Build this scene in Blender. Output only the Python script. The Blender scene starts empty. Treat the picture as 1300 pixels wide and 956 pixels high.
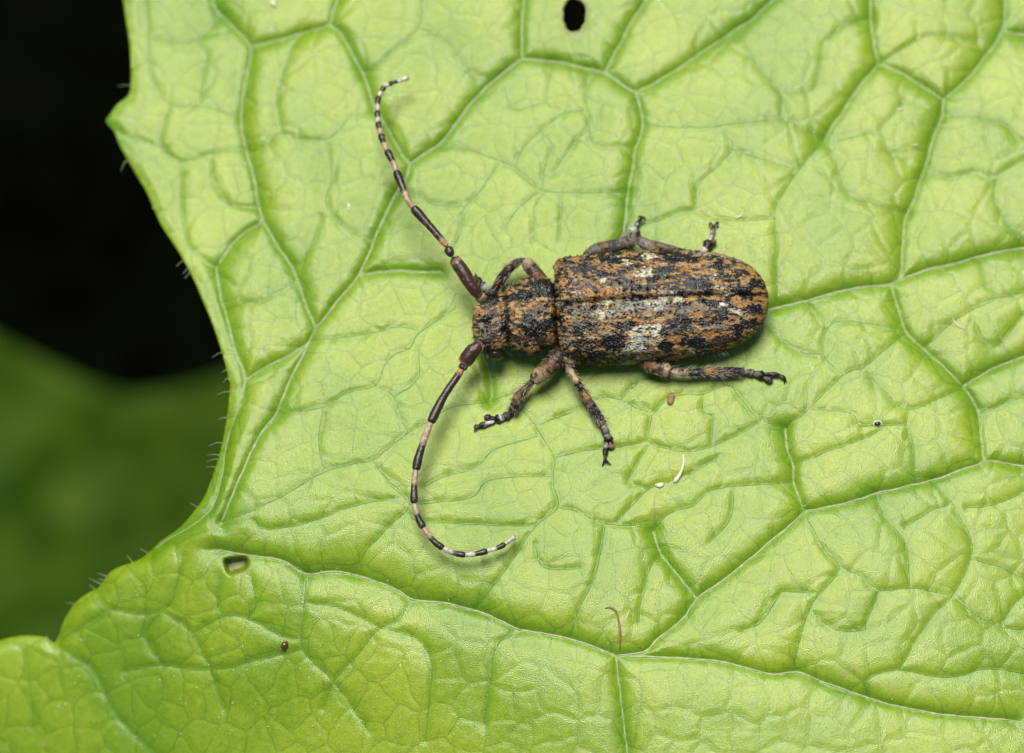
import bpy, math, random
import numpy as np
from mathutils import Vector

# ------------------------------------------------------------------ camera, sky, sun, exposure
SC = bpy.context.scene
COL = SC.collection
random.seed(7)
RNG = np.random.default_rng(11)

ELEV = math.radians(76.0)
LENS, SENSOR = 100.0, 36.0
D = 13.0 * LENS / SENSOR
CE, SE = math.cos(ELEV), math.sin(ELEV)
CAM = np.array([0.0, -D * CE, D * SE])
FWD = np.array([0.0, CE, -SE])
UPV = np.array([0.0, SE, CE])

cam_data = bpy.data.cameras.new('camera')
cam = bpy.data.objects.new('camera', cam_data)
COL.objects.link(cam)
cam.location = CAM
cam.rotation_euler = (math.pi / 2 - ELEV, 0, 0)
cam_data.lens = LENS
cam_data.sensor_width = SENSOR
cam_data.clip_start = 0.5
cam_data.clip_end = 6000
cam_data.dof.use_dof = True
cam_data.dof.focus_distance = D - 0.5
cam_data.dof.aperture_fstop = 0.1 / 0.95
SC.camera = cam

SUN_ELEV, SUN_AZ = math.radians(69), math.radians(-20)      # azimuth measured from +Y towards +X
world = bpy.data.worlds.new('World')
SC.world = world
world.use_nodes = True
wn = world.node_tree
bg = wn.nodes['Background']
sky = wn.nodes.new('ShaderNodeTexSky')
sky.sky_type = 'NISHITA'
sky.sun_disc = False
sky.sun_elevation = SUN_ELEV
sky.sun_rotation = SUN_AZ
wn.links.new(sky.outputs[0], bg.inputs[0])
bg.inputs[1].default_value = 0.05

sun_data = bpy.data.lights.new('sun', 'SUN')
sun_data.energy = 4.0
sun_data.angle = math.radians(27)
sun_data.color = (1.0, 0.95, 0.85)
sun = bpy.data.objects.new('sun', sun_data)
COL.objects.link(sun)
sdir = Vector((math.sin(SUN_AZ) * math.cos(SUN_ELEV), math.cos(SUN_AZ) * math.cos(SUN_ELEV), math.sin(SUN_ELEV)))
sun.rotation_euler = sdir.to_track_quat('Z', 'Y').to_euler()
sun.location = sdir * 60

SC.view_settings.view_transform = 'Standard'
SC.view_settings.look = 'None'
SC.view_settings.exposure = 0.55
SC.view_settings.gamma = 1.0
SC.render.engine = 'CYCLES'
SC.cycles.max_bounces = 5
SC.cycles.diffuse_bounces = 3
SC.cycles.glossy_bounces = 2
SC.cycles.transmission_bounces = 3

# ------------------------------------------------------------------ helpers
def P(u, v, z):
    """photo position (1300 x 956) + height above the leaf plane -> world point(s)"""
    u = np.asarray(u, float); v = np.asarray(v, float); z = np.asarray(z, float)
    a = (u - 650.0) / 100.0
    b = (478.0 - v) / 100.0
    dx = a
    dy = FWD[1] * D + UPV[1] * b
    dz = FWD[2] * D + UPV[2] * b
    t = (z - CAM[2]) / dz
    return np.stack([CAM[0] + t * dx, CAM[1] + t * dy, np.broadcast_to(z, t.shape) + 0 * t], -1)

def PIX(p):
    q = np.asarray(p, float) - CAM
    f = q @ FWD
    return np.stack([650 + 100 * D * q[..., 0] / f, 478 - 100 * D * (q @ UPV) / f], -1)

def hash2(i, j, s):
    n = (i.astype(np.int64) * 374761393 + j.astype(np.int64) * 668265263 + s * 974634521) & 0x7fffffff
    n = ((n ^ (n >> 13)) * 1274126177) & 0x7fffffff
    return ((n ^ (n >> 16)) & 0xffffff) / float(0xffffff)

def vnoise(x, y, s=0):
    xi = np.floor(x); yi = np.floor(y)
    fx = x - xi; fy = y - yi
    fx = fx * fx * (3 - 2 * fx); fy = fy * fy * (3 - 2 * fy)
    a = hash2(xi, yi, s); b = hash2(xi + 1, yi, s); c = hash2(xi, yi + 1, s); d = hash2(xi + 1, yi + 1, s)
    return a + (b - a) * fx + (c - a) * fy + (a - b - c + d) * fx * fy

def fbm(x, y, s=0, o=4):
    x = np.asarray(x, float); y = np.asarray(y, float)
    r = 0; a = 0.5; n = 0
    for k in range(o):
        r = r + a * vnoise(x, y, s + 17 * k); n += a
        x = x * 2.03 + 5.1; y = y * 2.03 + 3.7; a *= 0.5
    return r / n

def sstep(a, b, x):
    t = np.clip((x - a) / (b - a), 0, 1)
    return t * t * (3 - 2 * t)

def smooth_path(pts, step, closed=False):
    """Catmull-Rom resampled to about STEP"""
    p = np.asarray(pts, float)
    n = len(p)
    if n == 2 and not closed:
        k = max(2, int(np.linalg.norm(p[1] - p[0]) / step) + 1)
        return np.linspace(p[0], p[1], k)
    out = []
    rng = n if closed else n - 1
    for i in range(rng):
        if closed:
            a, b, c, d = p[(i - 1) % n], p[i], p[(i + 1) % n], p[(i + 2) % n]
        else:
            b, c = p[i], p[i + 1]
            a = p[i - 1] if i > 0 else 2 * b - c
            d = p[i + 2] if i + 2 < n else 2 * c - b
        k = max(1, int(np.ceil(np.linalg.norm(c - b) / step)))
        t = (np.arange(k) / k)[:, None]
        out.append(0.5 * (2 * b + (c - a) * t + (2 * a - 5 * b + 4 * c - d) * t ** 2 + (3 * b - a - 3 * c + d) * t ** 3))
    if not closed:
        out.append(p[-1:])
    return np.concatenate(out)

def mesh_np(name, verts, faces, smooth=True, attrs=None, color=None):
    """faces: list of int arrays, each (n, 3) or (n, 4)"""
    me = bpy.data.meshes.new(name)
    verts = np.ascontiguousarray(verts, dtype=np.float32)
    if isinstance(faces, np.ndarray):
        faces = [faces]
    faces = [np.asarray(f, dtype=np.int32) for f in faces if len(f)]
    li = np.concatenate([f.ravel() for f in faces])
    tot = np.concatenate([np.full(len(f), f.shape[1], np.int32) for f in faces])
    st = np.concatenate([[0], np.cumsum(tot)[:-1]]).astype(np.int32)
    me.vertices.add(len(verts)); me.vertices.foreach_set('co', verts.ravel())
    me.loops.add(len(li)); me.loops.foreach_set('vertex_index', li)
    me.polygons.add(len(tot)); me.polygons.foreach_set('loop_start', st)
    try:
        me.polygons.foreach_set('loop_total', tot)
    except Exception:
        pass
    me.update(calc_edges=True)
    me.polygons.foreach_set('use_smooth', np.full(len(tot), smooth, bool))
    for k, a in (attrs or {}).items():
        at = me.attributes.new(k, 'FLOAT', 'POINT')
        at.data.foreach_set('value', np.ascontiguousarray(a, dtype=np.float32))
    if color is not None:
        at = me.attributes.new('tint', 'FLOAT_COLOR', 'POINT')
        c = np.ones((len(verts), 4), np.float32); c[:, :3] = color
        at.data.foreach_set('color', c.ravel())
    me.validate()
    return me

def add(name, me, mat, parent=None, origin=None, kind=None, label=None):
    o = bpy.data.objects.new(name, me)
    COL.objects.link(o)
    if me is not None and mat is not None:
        me.materials.append(mat)
    if parent is not None:
        o.parent = parent
    if kind: o['kind'] = kind
    if label: o['label'] = label
    return o

def tag(o, label, cat, group=None):
    o['label'] = label; o['category'] = cat
    if group: o['group'] = group
    return o

def empty(name, loc):
    o = bpy.data.objects.new(name, None)
    o.empty_display_size = 0.3
    COL.objects.link(o)
    o.location = loc
    return o

def tube_geo(path, rad, n=8, flat=1.0, cap=True):
    """ring tube along path (k,3); rad (k,), flat squashes the vertical axis.  returns verts, faces, ring param"""
    path = np.asarray(path, float); rad = np.asarray(rad, float) * np.ones(len(path))
    k = len(path)
    tan = np.gradient(path, axis=0)
    tan /= np.linalg.norm(tan, axis=1)[:, None] + 1e-9
    up = np.array([0, 0, 1.0])
    side = np.cross(tan, up); ln = np.linalg.norm(side, axis=1)[:, None]
    side = np.where(ln > 1e-3, side / (ln + 1e-9), np.array([1.0, 0, 0]))
    nor = np.cross(side, tan)
    a = np.arange(n) / n * 2 * np.pi
    ring = side[:, None, :] * np.cos(a)[None, :, None] + nor[:, None, :] * (np.sin(a) * flat)[None, :, None]
    v = path[:, None, :] + ring * rad[:, None, None]
    v = v.reshape(-1, 3)
    i = np.arange(k - 1)[:, None] * n; j = np.arange(n)[None, :]; j2 = (j + 1) % n
    q = np.stack([i + j, i + j2, i + n + j2, i + n + j], -1).reshape(-1, 4)
    faces = [q]; par = np.repeat(np.arange(k), n)
    if cap:
        v = np.concatenate([v, [path[0] - tan[0] * rad[0] * 0.5, path[-1] + tan[-1] * rad[-1] * 0.5]])
        c0 = k * n; c1 = c0 + 1
        jj = np.arange(n); j2 = (jj + 1) % n
        faces.append(np.concatenate([np.stack([j2, jj, np.full(n, c0)], -1),
                                     np.stack([(k - 1) * n + jj, (k - 1) * n + j2, np.full(n, c1)], -1)]))
        par = np.concatenate([par, [0, k - 1]])
    return v, faces, par

class Bag:
    """collects pieces into one mesh"""
    def __init__(s): s.v = []; s.f3 = []; s.f4 = []; s.c = []; s.n = 0
    def put(s, v, faces, c=None):
        if isinstance(faces, np.ndarray): faces = [faces]
        for f in faces:
            (s.f3 if f.shape[1] == 3 else s.f4).append(f + s.n)
        s.v.append(v); s.n += len(v)
        s.c.append(np.broadcast_to(np.asarray(c if c is not None else (1, 1, 1), float), (len(v), 3)))
    def mesh(s, name, origin, smooth=True):
        f = []
        if s.f3: f.append(np.concatenate(s.f3))
        if s.f4: f.append(np.concatenate(s.f4))
        return mesh_np(name, np.concatenate(s.v) - origin, f, smooth, color=np.concatenate(s.c))

def hairs_geo(roots, dirs, lens, width, colors, bend=None, seg=2):
    """thin tapered three-sided hairs, vectorised"""
    n = len(roots)
    d = dirs / (np.linalg.norm(dirs, axis=1)[:, None] + 1e-9)
    s = np.cross(d, np.array([0.13, 0.31, 0.94])); s /= np.linalg.norm(s, axis=1)[:, None] + 1e-9
    t = np.cross(d, s)
    bend = np.zeros((n, 3)) if bend is None else bend
    rings = []
    lens = np.asarray(lens)[:, None]; width = np.asarray(width)[:, None] * np.ones((n, 1))
    for k in range(seg):
        f = k / seg
        c = roots + d * lens * f + bend * lens * f * f
        w = width * (1 - 0.55 * f)
        for a in (0, 2.094, 4.189):
            rings.append(c + w * (s * math.cos(a) + t * math.sin(a)))
    tip = roots + d * lens + bend * lens
    v = np.stack(rings + [tip], 1)
    m = 3 * seg + 1
    base = (np.arange(n) * m)[:, None, None]
    q = []
    for k in range(seg - 1):
        for j in range(3):
            q.append([3 * k + j, 3 * k + (j + 1) % 3, 3 * k + 3 + (j + 1) % 3, 3 * k + 3 + j])
    tr = [[3 * (seg - 1) + j, 3 * (seg - 1) + (j + 1) % 3, m - 1] for j in range(3)]
    f4 = (np.array(q)[None] + base).reshape(-1, 4) if q else np.zeros((0, 4), int)
    f3 = (np.array(tr)[None] + base).reshape(-1, 3)
    return v.reshape(-1, 3), [f3, f4] if len(f4) else [f3], np.repeat(colors, m, axis=0)

# ------------------------------------------------------------------ materials
def new_mat(name):
    m = bpy.data.materials.new(name); m.use_nodes = True
    nt = m.node_tree
    b = nt.nodes['Principled BSDF']
    return m, nt, b

def N(nt, t, **kw):
    n = nt.nodes.new(t)
    for k, v in kw.items(): setattr(n, k, v)
    return n

def leaf_material(name, base_a, base_b, rough=0.42, spec=0.5, vein_scale=2.6, trans=0.18, grain=1.0):
    m, nt, b = new_mat(name)
    L = nt.links.new
    tc = N(nt, 'ShaderNodeTexCoord')
    co = tc.outputs['Object']
    # large and small colour variation
    n1 = N(nt, 'ShaderNodeTexNoise'); n1.inputs['Scale'].default_value = 0.7; n1.inputs['Detail'].default_value = 2
    L(co, n1.inputs['Vector'])
    n2 = N(nt, 'ShaderNodeTexNoise'); n2.inputs['Scale'].default_value = 9; n2.inputs['Detail'].default_value = 3
    L(co, n2.inputs['Vector'])
    mixn = N(nt, 'ShaderNodeMath', operation='MULTIPLY_ADD'); L(n2.outputs[0], mixn.inputs[0]); mixn.inputs[1].default_value = 0.55
    L(n1.outputs[0], mixn.inputs[2])
    ra = N(nt, 'ShaderNodeMapRange'); ra.inputs[1].default_value = 0.58; ra.inputs[2].default_value = 0.98
    L(mixn.outputs[0], ra.inputs[0])
    c1 = N(nt, 'ShaderNodeMix', data_type='RGBA'); c1.inputs[6].default_value = (*base_a, 1); c1.inputs[7].default_value = (*base_b, 1)
    L(ra.outputs[0], c1.inputs[0])
    # fine vein net : warped voronoi cell borders
    nw = N(nt, 'ShaderNodeTexNoise'); nw.inputs['Scale'].default_value = 3.0; nw.inputs['Detail'].default_value = 1; L(co, nw.inputs['Vector'])
    sub = N(nt, 'ShaderNodeVectorMath', operation='SUBTRACT'); L(nw.outputs['Color'], sub.inputs[0]); sub.inputs[1].default_value = (.5, .5, .5)
    sc = N(nt, 'ShaderNodeVectorMath', operation='SCALE'); L(sub.outputs[0], sc.inputs[0]); sc.inputs['Scale'].default_value = 0.16
    ad = N(nt, 'ShaderNodeVectorMath', operation='ADD'); L(co, ad.inputs[0]); L(sc.outputs[0], ad.inputs[1])
    def net(scale, w):
        v = N(nt, 'ShaderNodeTexVoronoi', voronoi_dimensions='2D', feature='DISTANCE_TO_EDGE'); v.inputs['Scale'].default_value = scale
        L(ad.outputs[0], v.inputs['Vector'])
        mr = N(nt, 'ShaderNodeMapRange', interpolation_type='SMOOTHSTEP'); mr.inputs[1].default_value = 0; mr.inputs[2].default_value = w * scale
        mr.inputs[3].default_value = 1; mr.inputs[4].default_value = 0
        L(v.outputs['Distance'], mr.inputs[0])
        return mr.outputs[0]
    net1 = net(vein_scale, 0.017); net2 = net(vein_scale * 2.7, 0.009)
    net1w = net(vein_scale, 0.085)
    dark = N(nt, 'ShaderNodeMix', data_type='RGBA', blend_type='MULTIPLY'); dark.inputs[7].default_value = (0.62, 0.72, 0.55, 1)
    vs = N(nt, 'ShaderNodeMath', operation='MULTIPLY_ADD', use_clamp=True); L(net2, vs.inputs[0]); vs.inputs[1].default_value = 0.36
    v1 = N(nt, 'ShaderNodeMath', operation='MULTIPLY'); L(net1, v1.inputs[0]); v1.inputs[1].default_value = 0.9; L(v1.outputs[0], vs.inputs[2])
    L(vs.outputs[0], dark.inputs[0]); L(c1.outputs[2], dark.inputs[6])
    # deeper green beside traced veins : partly tissue, partly painted shade of the slopes
    at = N(nt, 'ShaderNodeAttribute', attribute_name='groove_shade')
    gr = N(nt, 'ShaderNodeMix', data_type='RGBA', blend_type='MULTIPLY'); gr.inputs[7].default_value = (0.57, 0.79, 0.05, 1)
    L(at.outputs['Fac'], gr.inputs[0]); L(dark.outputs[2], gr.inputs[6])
    # cell-sized flecking of the skin
    nf = N(nt, 'ShaderNodeTexNoise'); nf.inputs['Scale'].default_value = 52; nf.inputs['Detail'].default_value = 1.5; nf.inputs['Roughness'].default_value = 0.7
    L(co, nf.inputs['Vector'])
    fr = N(nt, 'ShaderNodeMapRange'); fr.inputs[1].default_value = 0.34; fr.inputs[2].default_value = 0.66
    fr.inputs[3].default_value = 0.82; fr.inputs[4].default_value = 1.18
    L(nf.outputs[0], fr.inputs[0])
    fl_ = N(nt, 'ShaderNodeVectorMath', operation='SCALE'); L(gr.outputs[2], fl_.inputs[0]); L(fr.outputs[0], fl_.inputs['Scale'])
    sa_ = N(nt, 'ShaderNodeAttribute', attribute_name='scar')
    sm_ = N(nt, 'ShaderNodeMix', data_type='RGBA'); sm_.inputs[7].default_value = (0.17, 0.125, 0.035, 1)
    L(sa_.outputs['Fac'], sm_.inputs[0]); L(fl_.outputs[0], sm_.inputs[6])
    L(sm_.outputs[2], b.inputs['Base Color'])
    # roughness
    rr = N(nt, 'ShaderNodeMapRange'); rr.inputs[3].default_value = rough - 0.06; rr.inputs[4].default_value = rough + 0.10
    L(n2.outputs[0], rr.inputs[0]); L(rr.outputs[0], b.inputs['Roughness'])
    b.inputs['Specular IOR Level'].default_value = spec
    # relief : fine net, blistering, epidermal grain
    n3 = N(nt, 'ShaderNodeTexNoise'); n3.inputs['Scale'].default_value = 14; n3.inputs['Detail'].default_value = 2.5; L(co, n3.inputs['Vector'])
    vo = N(nt, 'ShaderNodeTexVoronoi', feature='F1', voronoi_dimensions='2D'); vo.inputs['Scale'].default_value = 75
    L(co, vo.inputs['Vector'])
    h0 = N(nt, 'ShaderNodeMath', operation='MULTIPLY'); L(net1w, h0.inputs[0]); h0.inputs[1].default_value = -0.006
    h1 = N(nt, 'ShaderNodeMath', operation='MULTIPLY_ADD'); L(net2, h1.inputs[0]); h1.inputs[1].default_value = -0.0006; L(h0.outputs[0], h1.inputs[2])
    h2 = N(nt, 'ShaderNodeMath', operation='MULTIPLY_ADD'); L(n3.outputs[0], h2.inputs[0]); h2.inputs[1].default_value = 0.0045 * grain; L(h1.outputs[0], h2.inputs[2])
    h3 = N(nt, 'ShaderNodeMath', operation='MULTIPLY_ADD'); L(vo.outputs['Distance'], h3.inputs[0]); h3.inputs[1].default_value = -0.0068 * grain; L(h2.outputs[0], h3.inputs[2])
    bp = N(nt, 'ShaderNodeBump'); bp.inputs['Strength'].default_value = 1.0; bp.inputs['Distance'].default_value = 1.0
    L(h3.outputs[0], bp.inputs['Height']); L(bp.outputs[0], b.inputs['Normal'])
    # light passing through the blade
    tr = N(nt, 'ShaderNodeBsdfTranslucent'); tr.inputs[0].default_value = (base_b[0] * 1.5, base_b[1] * 1.4, base_b[2], 1)
    mx = N(nt, 'ShaderNodeMixShader'); mx.inputs[0].default_value = trans
    L(b.outputs[0], mx.inputs[1]); L(tr.outputs[0], mx.inputs[2])
    L(mx.outputs[0], nt.nodes['Material Output'].inputs[0])
    return m

def tint_material(name, rough=0.5, spec=0.5, noise=0.25, nscale=30, bump=0.004, bscale=60, sheen=0.0, gloss=None):
    m, nt, b = new_mat(name)
    L = nt.links.new
    at = N(nt, 'ShaderNodeAttribute', attribute_name='tint')
    tc = N(nt, 'ShaderNodeTexCoord')
    no = N(nt, 'ShaderNodeTexNoise'); no.inputs['Scale'].default_value = nscale; no.inputs['Detail'].default_value = 4
    L(tc.outputs['Object'], no.inputs['Vector'])
    mr = N(nt, 'ShaderNodeMapRange'); mr.inputs[1].default_value = 0.3; mr.inputs[2].default_value = 0.7
    mr.inputs[3].default_value = 1 - noise; mr.inputs[4].default_value = 1 + noise
    L(no.outputs[0], mr.inputs[0])
    mu = N(nt, 'ShaderNodeVectorMath', operation='SCALE'); L(at.outputs['Color'], mu.inputs[0]); L(mr.outputs[0], mu.inputs['Scale'])
    L(mu.outputs[0], b.inputs['Base Color'])
    if gloss is None:
        b.inputs['Roughness'].default_value = rough
    else:   # bare dark cuticle is glossier than the pale scales
        gl = N(nt, 'ShaderNodeMapRange'); gl.inputs[1].default_value = 0.01; gl.inputs[2].default_value = 0.12
        gl.inputs[3].default_value = gloss; gl.inputs[4].default_value = rough
        L(mu.outputs[0], gl.inputs[0]); L(gl.outputs[0], b.inputs['Roughness'])
    b.inputs['Specular IOR Level'].default_value = spec
    if sheen: b.inputs['Sheen Weight'].default_value = sheen
    if bump:
        n2 = N(nt, 'ShaderNodeTexNoise'); n2.inputs['Scale'].default_value = bscale; n2.inputs['Detail'].default_value = 3
        L(tc.outputs['Object'], n2.inputs['Vector'])
        bp = N(nt, 'ShaderNodeBump'); bp.inputs['Strength'].default_value = 1; bp.inputs['Distance'].default_value = bump
        L(n2.outputs[0], bp.inputs['Height']); L(bp.outputs[0], b.inputs['Normal'])
    return m

def plain_material(name, col, rough=0.5, spec=0.5, noise=0.2, nscale=20, bump=0.003):
    m, nt, b = new_mat(name)
    L = nt.links.new
    tc = N(nt, 'ShaderNodeTexCoord')
    no = N(nt, 'ShaderNodeTexNoise'); no.inputs['Scale'].default_value = nscale; no.inputs['Detail'].default_value = 4
    L(tc.outputs['Object'], no.inputs['Vector'])
    mr = N(nt, 'ShaderNodeMapRange'); mr.inputs[1].default_value = 0.3; mr.inputs[2].default_value = 0.7
    mr.inputs[3].default_value = 1 - noise; mr.inputs[4].default_value = 1 + noise
    L(no.outputs[0], mr.inputs[0])
    mu = N(nt, 'ShaderNodeVectorMath', operation='SCALE'); mu.inputs[0].default_value = col; L(mr.outputs[0], mu.inputs['Scale'])
    L(mu.outputs[0], b.inputs['Base Color'])
    b.inputs['Roughness'].default_value = rough; b.inputs['Specular IOR Level'].default_value = spec
    if bump:
        bp = N(nt, 'ShaderNodeBump'); bp.inputs['Strength'].default_value = 1; bp.inputs['Distance'].default_value = bump
        L(no.outputs[0], bp.inputs['Height']); L(bp.outputs[0], b.inputs['Normal'])
    return m

M_LEAF = leaf_material('leaf_blade', (0.180, 0.305, 0.002), (0.300, 0.392, 0.016), rough=0.345, spec=1.0, grain=0.5)
M_BACKLEAF = leaf_material('shaded_leaf_blade', (0.018, 0.052, 0.0010), (0.052, 0.100, 0.0035), rough=0.55, spec=0.10, vein_scale=0.5, grain=0.4)  # dimness of the lower leaf is painted into these darker greens
M_VEIN = plain_material('pale_vein', (0.28, 0.31, 0.17), 0.55, 0.4, 0.3, 12, 0.004)
M_FINEVEIN = plain_material('fine_vein', (0.10, 0.17, 0.02), 0.5, 0.4, 0.35, 6, 0.002)
M_DARKVEIN = plain_material('shaded_vein', (0.032, 0.07, 0.001), 0.7, 0.05, 0.2, 3, 0)  # vein green darkened to carry the same painted-in shade
M_HAIR = plain_material('leaf_hair', (0.38, 0.44, 0.32), 0.3, 0.6, 0.1, 5, 0)
M_SOIL = plain_material('unlit_soil', (0.0013, 0.0016, 0.0008), 0.95, 0.0, 0.6, 0.6, 0.25)  # darkness of the unlit depth is put into this near-black colour

# ------------------------------------------------------------------ ground
GZ = -46.0
gv = np.array([[-1500, -1500, GZ], [1500, -1500, GZ], [1500, 1500, GZ], [-1500, 1500, GZ]], float)
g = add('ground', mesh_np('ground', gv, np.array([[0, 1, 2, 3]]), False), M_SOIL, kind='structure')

# ------------------------------------------------------------------ the big leaf : traced veins
# main veins (pale), each listed along its length in photo positions
V1 = [
 [(271,-40),(271,3),(291,30),(318,59),(313,102),(306,149),(313,190),(320,217),(328,254),(335,281),(352,311),(372,341),(386,381),(401,417)],
 [(318,59),(352,50),(390,40),(420,32)],
 [(430,-50),(428,0),(425,10),(420,32),(432,42),(447,68),(464,102),(474,129),(491,162),(508,193),(520,208)],
 [(520,208),(542,194),(565,176),(579,156),(606,122),(633,98),(663,74)],
 [(663,74),(662,41),(665,0),(672,-70)],
 [(663,74),(701,78),(735,85),(768,93),(789,108),(807,117)],
 [(807,117),(836,102),(865,84),(911,54),(955,24),(978,3),(1040,-50)],
 [(807,117),(812,135),(816,161),(807,190),(802,220),(797,247),(792,294),(785,340)],
 [(768,93),(785,58),(802,27),(816,7),(840,-40)],
 [(520,208),(515,227),(501,250),(487,278),(471,315),(455,350),(430,382),(401,417)],
 [(401,417),(382,456),(365,490),(352,523),(332,550),(315,584),(301,615),(281,663)],
 [(1104,-60),(1104,0),(1109,58),(1116,81)],
 [(1116,81),(1138,90),(1165,105),(1197,127)],
 [(1197,127),(1226,102),(1249,74),(1270,44),(1275,20),(1275,-50)],
 [(1272,40),(1300,44),(1370,60)],
 [(1197,127),(1195,149),(1185,176),(1170,223),(1158,257),(1148,281),(1146,315),(1143,350),(1131,361)],
 [(1380,310),(1300,315),(1259,322),(1215,334),(1185,341),(1158,349),(1131,361),(1097,364),(1063,371),(1029,381),(989,390),(960,398)],
 [(1131,361),(1141,395),(1151,422),(1178,449),(1198,466),(1222,490)],
 [(1222,490),(1259,469),(1300,452),(1370,430)],
 [(1222,490),(1239,517),(1244,544),(1249,587)],
 [(1380,600),(1300,591),(1276,589),(1249,587),(1185,610),(1131,622),(1097,632),(1063,641),(1021,649)],
 [(1021,649),(1009,617),(1006,590),(999,571),(997,544)],
 [(1021,649),(1009,661),(978,688),(945,715),(918,736),(885,761),(866,786),(836,810),(819,827),(782,832)],
 [(885,761),(865,735),(840,705),(829,675)],
 [(782,832),(721,810),(663,800),(636,788),(603,775),(565,766),(525,761),(498,746),(447,729),(418,725),(389,729),(359,712),(318,705),(271,698)],
 [(782,832),(829,834),(870,836),(921,841),(978,856),(1010,853),(1039,863),(1100,885),(1180,905),(1290,915)],
 [(782,832),(785,866),(790,900),(800,980)],
 [(275,340),(280,376),(289,408),(298,442),(311,483),(298,530),(289,557),(281,605),(264,651),(210,688),(190,702)],
 [(311,483),(338,466),(365,452),(389,437)],
 [(335,281),(302,302),(283,329),(275,340)],
 [(460,349),(484,345),(528,344),(561,346)],
 [(612,448),(623,481),(624,509)],
 [(1046,178),(1077,129),(1097,102),(1116,81)],
]
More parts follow.
